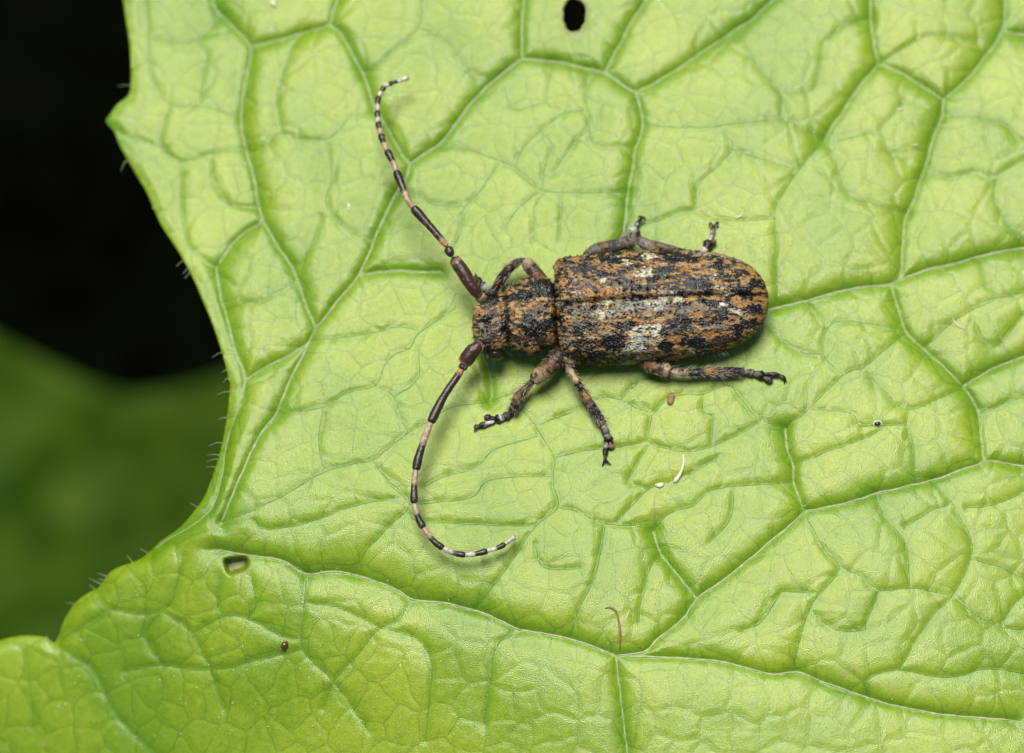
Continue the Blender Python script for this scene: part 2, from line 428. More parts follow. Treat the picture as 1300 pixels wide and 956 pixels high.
# secondary veins (thin creases)
V2 = [
 [(183,-30),(183,0),(188,34),(190,91),(200,112),(217,132),(254,135),(281,142),(305,149)],
 [(217,132),(206,165),(206,190),(230,206),(264,196),(313,190)],
 [(134,154),(162,173),(210,188)],
 [(190,51),(250,51),(277,25),(285,18)],
 [(250,51),(264,71),(258,92),(254,135)],
 [(229,207),(230,240),(231,278),(240,312),(258,330),(275,340)],
 [(267,205),(270,240),(278,251),(300,262),(330,262)],
 [(373,362),(351,370),(328,384),(313,384),(288,395)],
 [(319,193),(340,183),(357,169),(381,177),(411,177),(430,166),(444,150),(474,142)],
 [(414,180),(422,223),(414,253),(425,278),(446,294),(468,305)],
 [(408,275),(397,305),(378,335),(370,338)],
 [(357,169),(352,120),(372,60),(390,40)],
 [(565,180),(609,195),(640,206),(667,223),(689,242),(728,245),(768,245),(797,244)],
 [(655,215),(663,190),(687,166),(711,146),(745,142),(748,163),(755,183),(802,186)],
 [(701,80),(694,129),(711,138)],[(694,129),(672,136),(652,139),(642,120)],
 [(745,90),(745,112),(745,142)],
 [(633,207),(613,237),(589,264),(586,290),(576,314),(567,322)],
 [(684,244),(660,262),(640,290)],[(714,247),(711,305)],[(692,244),(679,264),(677,308)],
 [(501,250),(520,246),(534,249),(550,260),(587,262)],
 [(687,166),(700,185),(690,217),(689,240)],[(748,163),(722,190),(700,222)],
 [(537,-30),(535,0),(531,34),(491,71),(467,92)],
 [(531,34),(569,54),(582,73),(606,100)],
 [(819,161),(860,161),(901,162),(945,156),(992,152),(1019,162),(1046,178)],
 [(992,152),(990,118),(962,85),(951,64),(938,40)],
 [(1046,178),(1019,210),(995,244),(984,271),(989,315),(987,334),(987,388)],
 [(1046,178),(1060,203),(1077,247),(1110,259),(1151,271)],
 [(860,271),(880,267),(911,278),(945,280),(984,278)],[(860,271),(835,280),(815,284)],
 [(918,166),(929,191),(887,234),(885,264)],[(929,191),(970,204),(1009,215)],
 [(1195,149),(1236,149),(1276,157),(1300,176),(1350,190)],
 [(1170,223),(1215,223),(1239,217),(1263,223),(1300,203),(1360,180)],
 [(1267,222),(1262,250),(1290,300),(1295,315)],
 [(1063,180),(1090,172),(1118,172),(1126,190),(1151,205)],
 [(1148,130),(1120,160),(1118,172)],
 [(1116,81),(1150,60),(1185,45),(1240,52)],
 [(1045,55),(1040,90),(1030,115),(992,118)],[(1045,55),(1080,30),(1104,24)],
 [(997,544),(1029,517),(1070,476),(1097,466),(1117,449),(1148,423)],
 [(997,544),(962,530),(938,503),(924,490),(891,500),(851,505),(827,528)],
 [(1070,476),(1045,450),(1052,415),(1080,408),(1148,419)],
 [(1035,388),(1050,410)],[(1045,450),(1010,445),(985,425),(975,408)],
 [(1097,466),(1125,500),(1155,520),(1222,492)],[(1155,520),(1150,540),(1158,560),(1162,605)],
 [(1029,520),(1080,525),(1090,540),(1110,540),(1150,540)],[(1009,590),(1060,570),(1100,555),(1125,540)],
 [(1244,385),(1265,378),(1300,372),(1360,365)],[(1244,330),(1255,365),(1265,378),(1220,400),(1175,440)],
 [(1235,405),(1262,440),(1300,400)],[(1249,525),(1280,510),(1340,500)],
 [(690,537),(728,523),(763,505),(788,508),(808,518),(827,528),(823,560),(841,568),(871,573),(903,567),(940,550),(966,535)],
 [(788,507),(810,485),(830,476)],[(893,501),(893,523),(905,530),(903,565)],
 [(704,581),(740,573),(785,568),(823,560)],
 [(708,644),(735,651),(768,665),(802,668),(829,675)],
 [(829,675),(851,651),(881,641),(903,623),(945,616),(1006,612)],
 [(785,662),(803,641),(823,621),(838,615),(881,600),(912,580)],[(823,621),(798,612),(808,591),(825,563)],
 [(931,616),(928,656),(900,690)],
 [(658,516),(675,535),(691,559),(704,581),(702,614),(708,644),(680,668),(653,709),(619,753),(604,773)],
 [(683,540),(720,524)],
 [(518,650),(531,661),(596,665),(677,668)],
 [(535,620),(560,606),(601,595),(631,570),(683,554)],[(530,640),(560,637),(599,631),(625,608),(701,605)],
 [(768,668),(758,725),(738,769),(724,807)],[(812,790),(812,769),(826,722),(838,706)],
 [(680,690),(690,720),(735,722)],
 [(477,592),(498,614),(520,641),(491,671),(467,698),(450,729)],
 [(430,648),(460,640),(510,630)],
 [(281,663),(332,643),(372,621),(411,600),(446,589),(473,584),(492,570),(518,550),(544,535),(569,519),(604,513),(623,509),(650,500),(670,492)],
 [(473,584),(492,611),(511,630),(520,641)],
 [(321,661),(338,671),(393,663),(430,648)],
 [(352,525),(370,523),(411,516),(443,497),(476,489),(487,467),(501,451),(522,441),(530,424),(560,404),(579,391)],
 [(395,432),(452,426),(479,421),(506,415),(530,418)],
 [(476,489),(501,504),(509,527),(518,550)],[(501,504),(530,481),(532,460),(530,441)],
 [(411,516),(405,549),(411,598)],
 [(521,766),(504,790),(484,797),(455,830),(425,862),(410,900)],[(484,797),(430,773),(390,765)],
 [(663,802),(633,817),(623,861),(615,920)],[(484,797),(528,810),(547,837),(547,866),(540,940)],
 [(389,729),(386,775),(384,824),(423,864),(470,930)],
 [(384,824),(332,837),(264,851),(206,844),(160,852)],
 [(233,705),(227,732),(206,776),(139,773),(125,749)],
 [(206,776),(244,803),(267,851),(285,900)],[(244,803),(284,783),(315,785),(355,807),(384,812)],
 [(318,732),(325,766),(315,785)],[(280,735),(277,766),(284,783)],
 [(139,773),(110,790),(78,812)],[(206,776),(186,800),(190,822),(206,844)],
 [(69,815),(98,837),(115,847),(127,864),(150,910),(200,960)],
 [(33,822),(37,850),(38,866),(45,930)],
 [(1006,851),(1019,800),(1033,763),(1066,722),(1045,695),(1021,652)],
 [(1066,722),(1094,732),(1117,749),(1158,746),(1209,756)],
 [(1141,851),(1165,810),(1185,780),(1209,756),(1232,709),(1232,682),(1215,651),(1198,627),(1185,610)],
 [(1232,709),(1266,719),(1300,734),(1360,745)],[(992,751),(1033,753)],
 [(1117,749),(1100,790),(1096,800),(1060,800),(1030,775)],[(1110,625),(1125,660),(1150,690),(1155,746)],
 [(1150,668),(1180,650),(1205,640)],[(1209,758),(1245,785),(1270,797),(1300,800)],[(1270,797),(1285,770),(1300,757)],
 [(1227,645),(1262,640),(1300,625)],[(992,751),(965,790),(945,800)],
 [(1100,885),(1105,860),(1141,851),(1200,860),(1260,850),(1330,860)],
]
OUT = [(156,0),(159,20),(164,51),(166,78),(166,108),(162,122),(149,132),(139,146),(134,154),(144,166),(151,183),(162,203),(176,227),(186,244),(196,267),(206,288),
 (227,320),(244,351),(257,381),(271,415),(283,452),(290,479),(292,493),(288,530),(281,567),(272,598),(261,627),(250,644),(230,668),(203,688),(179,709),(146,722),
 (135,732),(125,746),(115,751),(98,763),(85,780),(79,793),(73,810),(68,816),(61,810),(41,807),(20,808),(0,813),(-30,822),(-70,850),(-100,900),
 (-120,960),(-105,1060),(-160,1150),(-120,1260),(0,1380),(200,1500),(500,1560),(900,1560),(1400,1480),(1800,1300),(2100,950),(2250,500),(2200,0),(2050,-500),
 (1700,-1000),(1250,-1400),(700,-1600),(250,-1450),(-60,-1100),(-180,-700),(-120,-420),(-20,-260),(80,-160),(140,-70)]
HOLES = [
 [(727,-3),(733,-1),(739,2),(743,8),(744,14),(743,20),(743,27),(739,33),(736,38),(729,40),(724,40),(719,36),(718,31),(715,25),(716,18),(715,11),(718,5),(721,0)],
]
PITTED = [(284,709),(297,706),(311,706),(317,712),(314,723),(302,728),(291,731),(285,722)]   # half-eaten window

def wobble(poly, amp, seed):
    p = smooth_path(poly, 5.0)
    s = np.arange(len(p)) * 5.0
    k = np.minimum(1, np.minimum(np.arange(len(p)), np.arange(len(p))[::-1]) / 4.0)
    p[:, 0] += (fbm(s / 22.0, s * 0 + seed * 3.1, 5, 3) - .5) * amp * k
    p[:, 1] += (fbm(s / 22.0, s * 0 + seed * 3.1 + 50, 9, 3) - .5) * amp * k
    return p
V1p = [wobble(q, 3, i) for i, q in enumerate(V1)]
V2p = [wobble(q, 3.5, 100 + i) for i, q in enumerate(V2)]

# tensor grid : fine in and near the frame, coarser beyond
def axis(lo, a, b, hi, fine):
    def grow(start, end):
        x = [start]; st = fine
        while abs(x[-1] - end) > 1e-6:
            st = min(st * 1.25, 26)
            nx = x[-1] + st * np.sign(end - start)
            if (end - nx) * np.sign(end - start) < st * 0.5: nx = end
            x.append(nx)
        return x[1:]
    mid = list(np.arange(a, b + .01, fine))
    return np.array(grow(mid[0], lo)[::-1] + mid + grow(mid[-1], hi))
FINE = 2.5
GU = axis(-1200, 60, 1320, 2300, FINE)
GV = axis(-1900, -20, 980, 1600, FINE)
UU, VV = np.meshgrid(GU, GV)                     # rows: v, cols: u
def inside(poly, x, y):
    r = np.zeros(x.shape, bool)
    a = poly; b = np.roll(poly, -1, 0)
    for (x0, y0), (x1, y1) in zip(a, b):
        if y0 == y1: continue
        lo, hi = (y0, y1) if y0 < y1 else (y1, y0)
        j0, j1 = np.searchsorted(y[:, 0], [lo, hi])          # rows share one y
        if j0 >= j1: continue
        yy = y[j0:j1, :1]
        r[j0:j1] ^= x[j0:j1] < (x1 - x0) * (yy - y0) / (y1 - y0) + x0
    return r
def dist_field(paths, R):
    Dm = np.full(UU.shape, 1e3)
    for p in paths:
        for a, b in zip(p[:-1], p[1:]):
            i0, i1 = np.searchsorted(GU, [min(a[0], b[0]) - R, max(a[0], b[0]) + R])
            j0, j1 = np.searchsorted(GV, [min(a[1], b[1]) - R, max(a[1], b[1]) + R])
            if i0 >= i1 or j0 >= j1: continue
            x = UU[j0:j1, i0:i1] - a[0]; y = VV[j0:j1, i0:i1] - a[1]
            dx, dy = b - a
            t = np.clip((x * dx + y * dy) / (dx * dx + dy * dy + 1e-9), 0, 1)
            d = np.hypot(x - t * dx, y - t * dy)
            Dm[j0:j1, i0:i1] = np.minimum(Dm[j0:j1, i0:i1], d)
    return Dm
coarse = lambda ps: [p[::2] if len(p) % 2 else np.concatenate([p[::2], p[-1:]]) for p in ps]
d1 = dist_field(coarse(V1p), 75)
d2 = dist_field(coarse(V2p), 60)
outline = smooth_path(OUT, 6.0, True)
holes = [smooth_path(h, 2.0, True) for h in HOLES]
dout = dist_field([np.concatenate([outline, outline[:1]])], 90)
dhole = dist_field([np.concatenate([h, h[:1]]) for h in holes], 20)

MIDU = np.array([-1500,60,180,271,318,359,389,447,498,565,603,636,721,782,870,978,1100,1290,2400], float)
MIDV = np.array([760,700,692,698,705,712,729,729,746,766,775,788,810,832,836,856,885,915,1000], float)
def macro(u, v):
    z = -0.011 * np.clip((u - 820) / 100, -9, 9) ** 2
    z = z + -0.006 * np.clip((v - 430) / 100, -9, 9) ** 2
    s = np.clip((v - np.interp(u, MIDU, MIDV)) / 100, -3, 9)
    below = np.log1p(np.exp(s * 5)) / 5
    left = sstep(1000, 250, u)
    z = z - below * (0.10 + 0.27 * left) * np.where(below > 3, 3 / np.maximum(below, 1e-3), 1)
    z = z - 0.22 * left * sstep(2.2, 0, np.abs(s)) * np.exp(-np.abs(s) / .6) * .5     # trough along the midrib
    lob = np.log1p(np.exp(np.clip((300 - u) / 100, -6, 4) * 4)) / 4 * sstep(600, 760, v)
    z = z - 0.28 * lob
    # upper left lobe leans gently down to the left
    z = z - 0.22 * sstep(520, 150, u) * sstep(560, 250, v)
    z = z + 0.16 * (fbm(u / 230.0, v / 230.0, 3, 3) - .5)
    return z
PITM = np.zeros(UU.shape)
_pit = smooth_path(PITTED, 2.0, True)
_pm = inside(_pit, UU, VV); _pd = dist_field([np.concatenate([_pit, _pit[:1]])], 25)
PITM = np.where(_pm, sstep(0, 5, _pd), 0.0)
def relief():
    r = fbm(UU / 60.0, VV / 60.0, 77, 3)
    w1 = 9.5 * (0.75 + 0.6 * r)
    z = -0.078 * np.exp(-d1 / w1) - 0.05 * np.exp(-(d1 / 34) ** 1)
    z += (-0.022 * np.exp(-d2 / (4.0 + 3 * r)) - 0.024 * np.exp(-d2 / 18)) * (.6 + .8 * fbm(UU / 90.0, VV / 90.0, 88, 2))
    z += 0.011 * (fbm(UU / 30.0, VV / 30.0, 21, 3) - .5)
    z += 0.004 * (fbm((UU + VV * .5) / 14.0, (VV - UU * .45) / 7.0, 33, 3) - .5)
    z += -(0.05 + .16 * sstep(440, 560, VV) * sstep(900, 740, VV)) * np.exp(-dout / 12) + 0.015 * np.exp(-((dout - 14) / 8) ** 2)
    z += 0.025 * np.exp(-dhole / 4)
    z -= 0.24 * PITM
    return z
ZZ = macro(UU, VV) + relief()
def leaf_z(u, v):
    u = np.asarray(u, float); v = np.asarray(v, float)
    i = np.clip(np.searchsorted(GU, u) - 1, 0, len(GU) - 2); j = np.clip(np.searchsorted(GV, v) - 1, 0, len(GV) - 2)
    fx = np.clip((u - GU[i]) / (GU[i + 1] - GU[i]), 0, 1); fy = np.clip((v - GV[j]) / (GV[j + 1] - GV[j]), 0, 1)
    return (ZZ[j, i] * (1 - fx) + ZZ[j, i + 1] * fx) * (1 - fy) + (ZZ[j + 1, i] * (1 - fx) + ZZ[j + 1, i + 1] * fx) * fy

CU = (UU[:-1, :-1] + UU[1:, 1:]) / 2; CV = (VV[:-1, :-1] + VV[1:, 1:]) / 2
keep = inside(outline, CU, CV)
for h in holes: keep &= ~inside(h, CU, CV)
nv, nu = UU.shape
idx = np.arange(nv * nu).reshape(nv, nu)
quads = np.stack([idx[1:, :-1], idx[1:, 1:], idx[:-1, 1:], idx[:-1, :-1]], -1)[keep]
# pull border vertices onto the traced outline
cnt = np.zeros((nv + 1, nu + 1), int)
kp = np.zeros((nv + 1, nu + 1), int); kp[1:nv, 1:nu] = keep
nbr = kp[:-1, :-1] + kp[:-1, 1:] + kp[1:, :-1] + kp[1:, 1:]
border = (nbr > 0) & (nbr < 4)
bu, bv = UU[border], VV[border]
allseg = []
for pl in [outline] + holes:
    allseg.append(np.concatenate([pl, np.roll(pl, -1, 0)], 1))
seg = np.concatenate(allseg)
nb_u, nb_v = bu.copy(), bv.copy()
for c in range(0, len(bu), 400):
    x = bu[c:c + 400, None]; y = bv[c:c + 400, None]
    dx = seg[None, :, 2] - seg[None, :, 0]; dy = seg[None, :, 3] - seg[None, :, 1]
    t = np.clip(((x - seg[None, :, 0]) * dx + (y - seg[None, :, 1]) * dy) / (dx * dx + dy * dy + 1e-9), 0, 1)
    qx = seg[None, :, 0] + t * dx; qy = seg[None, :, 1] + t * dy
    k = np.argmin((qx - x) ** 2 + (qy - y) ** 2, 1); r = np.arange(len(k))
    nb_u[c:c + 400] = qx[r, k]; nb_v[c:c + 400] = qy[r, k]
U2, V2g = UU.copy(), VV.copy()
U2[border] = nb_u; V2g[border] = nb_v
ZB = ZZ.copy(); ZB[border] = leaf_z(nb_u, nb_v)
top = P(U2.ravel(), V2g.ravel(), ZB.ravel())
THICK = 0.045
used = np.zeros(nv * nu, bool); used[quads.ravel()] = True
remap = -np.ones(nv * nu, int); remap[used] = np.arange(used.sum())
topv = top[used]; n_top = len(topv)
q = remap[quads]
botv = topv - np.array([0, 0, THICK])
# side walls along border edges
e = np.concatenate([q[:, [0, 1]], q[:, [1, 2]], q[:, [2, 3]], q[:, [3, 0]]])
key = np.minimum(e[:, 0], e[:, 1]).astype(np.int64) * 10000000 + np.maximum(e[:, 0], e[:, 1])
uq, inv, ct = np.unique(key, return_inverse=True, return_counts=True)
be = e[ct[inv] == 1]
wall = np.stack([be[:, 1], be[:, 0], be[:, 0] + n_top, be[:, 1] + n_top], -1)
lv = np.concatenate([topv, botv])
lf = np.concatenate([q, q[:, ::-1] + n_top, wall])
groove_shade = np.clip(np.exp(-(d1 / 11.5) ** 1.4) + 0.6 * np.exp(-(d2 / 6) ** 1.3) + 0.1 * np.exp(-dout / 12) + .35 * (fbm(UU / 45, VV / 45, 65, 3) - .5) + .32 * sstep(620, 250, UU) * sstep(600, 760, VV) + 1.0 * PITM, 0, 1).ravel()[used]  # lower-left lobe term paints its weaker sheen as deeper green
scar = np.clip(.85 * np.exp(-dhole / 3.0) + .15 * np.exp(-(_pd / 3.0) ** 2) + .5 * PITM, 0, 1)
for a_, b_, c_, k_ in zip(RNG.uniform(170, 1290, 26), RNG.uniform(5, 940, 26), RNG.uniform(1.5, 4.0, 26), RNG.uniform(.15, .6, 26)):
    scar = np.maximum(scar, k_ * np.exp(-((UU - a_) ** 2 + (VV - b_) ** 2) / c_ ** 2))
scar = scar.ravel()[used]
LEAF_O = np.array([0.0, 0.0, 0.0])
leaf = empty('leaf', LEAF_O)
tag(leaf, 'broad bright green veined leaf that the beetle stands on', 'leaf')
blade = add('blade', mesh_np('blade', lv, lf, True, attrs={'groove_shade': np.concatenate([groove_shade, groove_shade]), 'scar': np.concatenate([scar, scar])}), M_LEAF, leaf)

# veins as thin raised cords lying in the grooves
rad_noise = lambda s, k: 0.8 + 0.4 * fbm(s / 9.0, s * 0 + k, 4, 2)
def vein_obj(p, r, mat, k, sink):
    z = leaf_z(p[:, 0], p[:, 1])
    path = P(p[:, 0], p[:, 1], z + sink)
    n = len(p); taper = np.minimum(1, 0.5 + np.minimum(np.arange(n), np.arange(n)[::-1]) / 3.0 * .5)
    v, f, _ = tube_geo(path, r * taper * rad_noise(np.arange(n) * 1.0, k), 6, 0.7)
    return add('vein', mesh_np('vein', v, f), mat, blade)
def inside_pts(p):
    m = (p[:, 0] > -120) & (p[:, 0] < 1420)
    return p[m]
for k, p in enumerate(V1p):
    vein_obj(inside_pts(p), 0.0130 if k in (3, 5, 9, 10, 16, 20, 22, 24, 25) else 0.0085, M_VEIN, k, 0.001)
for k, p in enumerate(V2p):
    vein_obj(inside_pts(p), 0.006, M_FINEVEIN, 200 + k, -0.001)

# hairs on the rim
rim = outline[(outline[:, 0] > 60) & (outline[:, 0] < 300) & (outline[:, 1] > 95) & (outline[:, 1] < 820)]
ii = np.sort(RNG.choice(np.arange(2, len(rim) - 2), 30, replace=False))
for i in ii:
    if rim[i, 1] < 300 and RNG.random() < .8: continue
    t = rim[i + 1] - rim[i - 1]; t /= np.linalg.norm(t)
    nrm = np.array([-t[1], t[0]])
    if inside(outline, np.array([[rim[i, 0] + nrm[0] * 6]]), np.array([[rim[i, 1] + nrm[1] * 6]]))[0, 0]: nrm = -nrm
    ln = RNG.uniform(8, 19); sw = t * RNG.uniform(0.0, 0.8) * np.sign(t[1])
    k = np.linspace(0, 1, 6)[:, None]
    pts = rim[i] - nrm * 1.5 + nrm * ln * k + sw * ln * k ** 2 * RNG.uniform(.3, 1.0)
    z0 = float(leaf_z(*rim[i])) - 0.02
    path = P(pts[:, 0], pts[:, 1], z0 + np.linspace(0, RNG.uniform(-.03, .1), 6))
    v, f, _ = tube_geo(path, np.linspace(0.0042, 0.0012, 6), 4)
    add('hair', mesh_np('hair', v, f), M_HAIR, blade)

# tiny pale bristle bases scattered over the blade (too many to count)
bu_ = RNG.uniform(-60, 1360, 1500); bv_ = RNG.uniform(-20, 980, 1500)
wl = (sstep(650, 200, bu_) * sstep(560, 720, bv_)) * .9 + .22
m = (RNG.random(1500) < wl)
bu_, bv_ = bu_[m], bv_[m]
ok = np.array([inside(outline, np.array([[a]]), np.array([[b]]))[0, 0] and min(abs(a - 300) + abs(b - 718), abs(a - 729) + abs(b - 18)) > 34 for a, b in zip(bu_, bv_)])
bu_, bv_ = bu_[ok], bv_[ok]
rt = P(bu_, bv_, leaf_z(bu_, bv_) - .003)
n = len(rt)
v, f, c = hairs_geo(rt, np.stack([RNG.normal(0, .8, n), RNG.normal(0, .8, n), np.ones(n) * .9], -1), RNG.uniform(.012, .045, n), RNG.uniform(.006, .013, n), np.ones((n, 3)))
add('bristle', mesh_np('bristle', v, f), M_HAIR, leaf, kind='stuff')

# ------------------------------------------------------------------ the shaded leaf far below, out of focus
BOUT = [(-760,300),(-420,300),(-220,340),(-80,392),(0,432),(60,462),(110,485),(160,500),(205,498),(250,488),(330,466),(460,480),(600,640),(590,900),(420,1220),(60,1420),(-420,1400),(-820,1150),(-950,700)]
bo = smooth_path(BOUT, 12, True)
bx = np.arange(-960, 620, 14.0); by = np.arange(280, 1440, 14.0)
BU, BV = np.meshgrid(bx, by)
kc = inside(bo, (BU[:-1, :-1] + BU[1:, 1:]) / 2, (BV[:-1, :-1] + BV[1:, 1:]) / 2)
bid = np.arange(BU.size).reshape(BU.shape)
bq = np.stack([bid[1:, :-1], bid[1:, 1:], bid[:-1, 1:], bid[:-1, :-1]], -1)[kc]
kp = np.zeros((BU.shape[0] + 1, BU.shape[1] + 1), int); kp[1:-1, 1:-1] = kc
nb = kp[:-1, :-1] + kp[:-1, 1:] + kp[1:, :-1] + kp[1:, 1:]
bord = (nb > 0) & (nb < 4)
X, Y = BU.copy(), BV.copy()
for j, i in zip(*np.nonzero(bord)):
    k = np.argmin((bo[:, 0] - X[j, i]) ** 2 + (bo[:, 1] - Y[j, i]) ** 2)
    X[j, i], Y[j, i] = bo[k]
BVEINS = [[(560,1000),(330,860),(100,760),(-150,640),(-420,520)],[(100,760),(60,640),(20,540)],[(330,860),(230,690),(190,560)],[(-150,640),(-200,520),(-260,400)],
          [(330,860),(180,960),(20,1150)],[(100,760),(-60,860),(-260,1000)]]
bvp = [smooth_path(p, 20.0) for p in BVEINS]
db = np.full(BU.shape, 1e3)
for p in bvp:
    for w in p: db = np.minimum(db, np.hypot(X - w[0], Y - w[1]))
BZ0 = -34.0
BZ = BZ0 + 0.9 * np.sin(X / 230.0 + .6) * np.cos(Y / 260.0) + 0.9 * (fbm(X / 120, Y / 120, 8, 3) - .5) - .25 * np.exp(-db / 40) - 0.003 * (Y - 480)
bt = P(X.ravel(), Y.ravel(), BZ.ravel())
us = np.zeros(BU.size, bool); us[bq.ravel()] = True
rm = -np.ones(BU.size, int); rm[us] = np.arange(us.sum())
bt = bt[us]; bq = rm[bq]; nbt = len(bt)
e = np.concatenate([bq[:, [0, 1]], bq[:, [1, 2]], bq[:, [2, 3]], bq[:, [3, 0]]])
key = np.minimum(e[:, 0], e[:, 1]).astype(np.int64) * 10000000 + np.maximum(e[:, 0], e[:, 1])
uq, inv, ct = np.unique(key, return_inverse=True, return_counts=True)
be = e[ct[inv] == 1]
wall = np.stack([be[:, 1], be[:, 0], be[:, 0] + nbt, be[:, 1] + nbt], -1)
BO = P(560, 1000, BZ0)
bleaf = empty('shaded_leaf', BO)
tag(bleaf, 'dark green leaf in shade, blurred below the main leaf at lower left', 'leaf')
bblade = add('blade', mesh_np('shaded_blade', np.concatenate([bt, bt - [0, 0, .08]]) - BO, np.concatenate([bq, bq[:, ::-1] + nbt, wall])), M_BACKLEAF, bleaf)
for p in bvp:
    zz = []
    for w in p:
        k = np.argmin((X - w[0]) ** 2 + (Y - w[1]) ** 2); zz.append(BZ.ravel()[k])
    v, f, _ = tube_geo(P(p[:, 0], p[:, 1], np.array(zz) + .02) - BO, np.linspace(.12, .05, len(p)), 8, .6)
    add('vein', mesh_np('vein', v, f), M_DARKVEIN, bblade)

exec_beetle = True
# ------------------------------------------------------------------ the beetle
M_ELY = tint_material('mottled_wing_case', 0.62, 0.5, 0.30, 40, 0.016, 45, gloss=0.17)
M_BODY = tint_material('mottled_cuticle', 0.62, 0.5, 0.30, 40, 0.016, 45, gloss=0.17)
M_LEG = tint_material('banded_leg', 0.55, 0.35, 0.30, 30, 0.010, 50, gloss=0.26)
M_ANT = tint_material('banded_antenna', 0.5, 0.5, 0.35, 35, 0.006, 60, gloss=0.3)
M_SETA = tint_material('seta', 0.45, 0.5, 0.1, 10, 0)
M_EYE = plain_material('compound_eye', (0.012, 0.009, 0.007), 0.18, 0.6, 0.3, 60, 0.002)

C_BLK = np.array([0.006, 0.005, 0.005]); C_BRN = np.array([0.048, 0.028, 0.016]); C_ORG = np.array([0.33, 0.172, 0.045])
C_TAN = np.array([0.33, 0.23, 0.095]); C_WHT = np.array([0.50, 0.48, 0.36]); C_GRY = np.array([0.14, 0.125, 0.095]); C_PAL = np.array([.27, .255, .195])

L_BRN = np.array([.060, .032, .012]); L_OR = np.array([.22, .105, .026]); L_PALE = np.array([.33, .25, .14]); L_BLK = np.array([.008, .006, .006]); L_GRY = np.array([.20, .19, .17]); L_WHT = np.array([.48, .47, .46])
S0 = P(707, 384, 0.70); S1 = P(976, 377, 0.34)
axd = (S1 - S0)[:2]; LEN = float(np.linalg.norm(axd)); axd = axd / LEN
ANG = math.atan2(axd[1], axd[0])
BASEZ = float(leaf_z(800, 400)) + 0.0
BO3 = np.array([S0[0] + axd[0] * 1.0, S0[1] + axd[1] * 1.0, BASEZ])
beetle = empty('beetle', BO3)
tag(beetle, 'mottled brown longhorn beetle with banded antennae resting on the leaf', 'beetle')
def loc2w(x, y, z):
    """beetle axes: x backwards from the shoulders, y to its right (far) side, z up from the leaf"""
    return np.stack([S0[0] + axd[0] * x - axd[1] * y, S0[1] + axd[1] * x + axd[0] * y, BASEZ + z], -1)

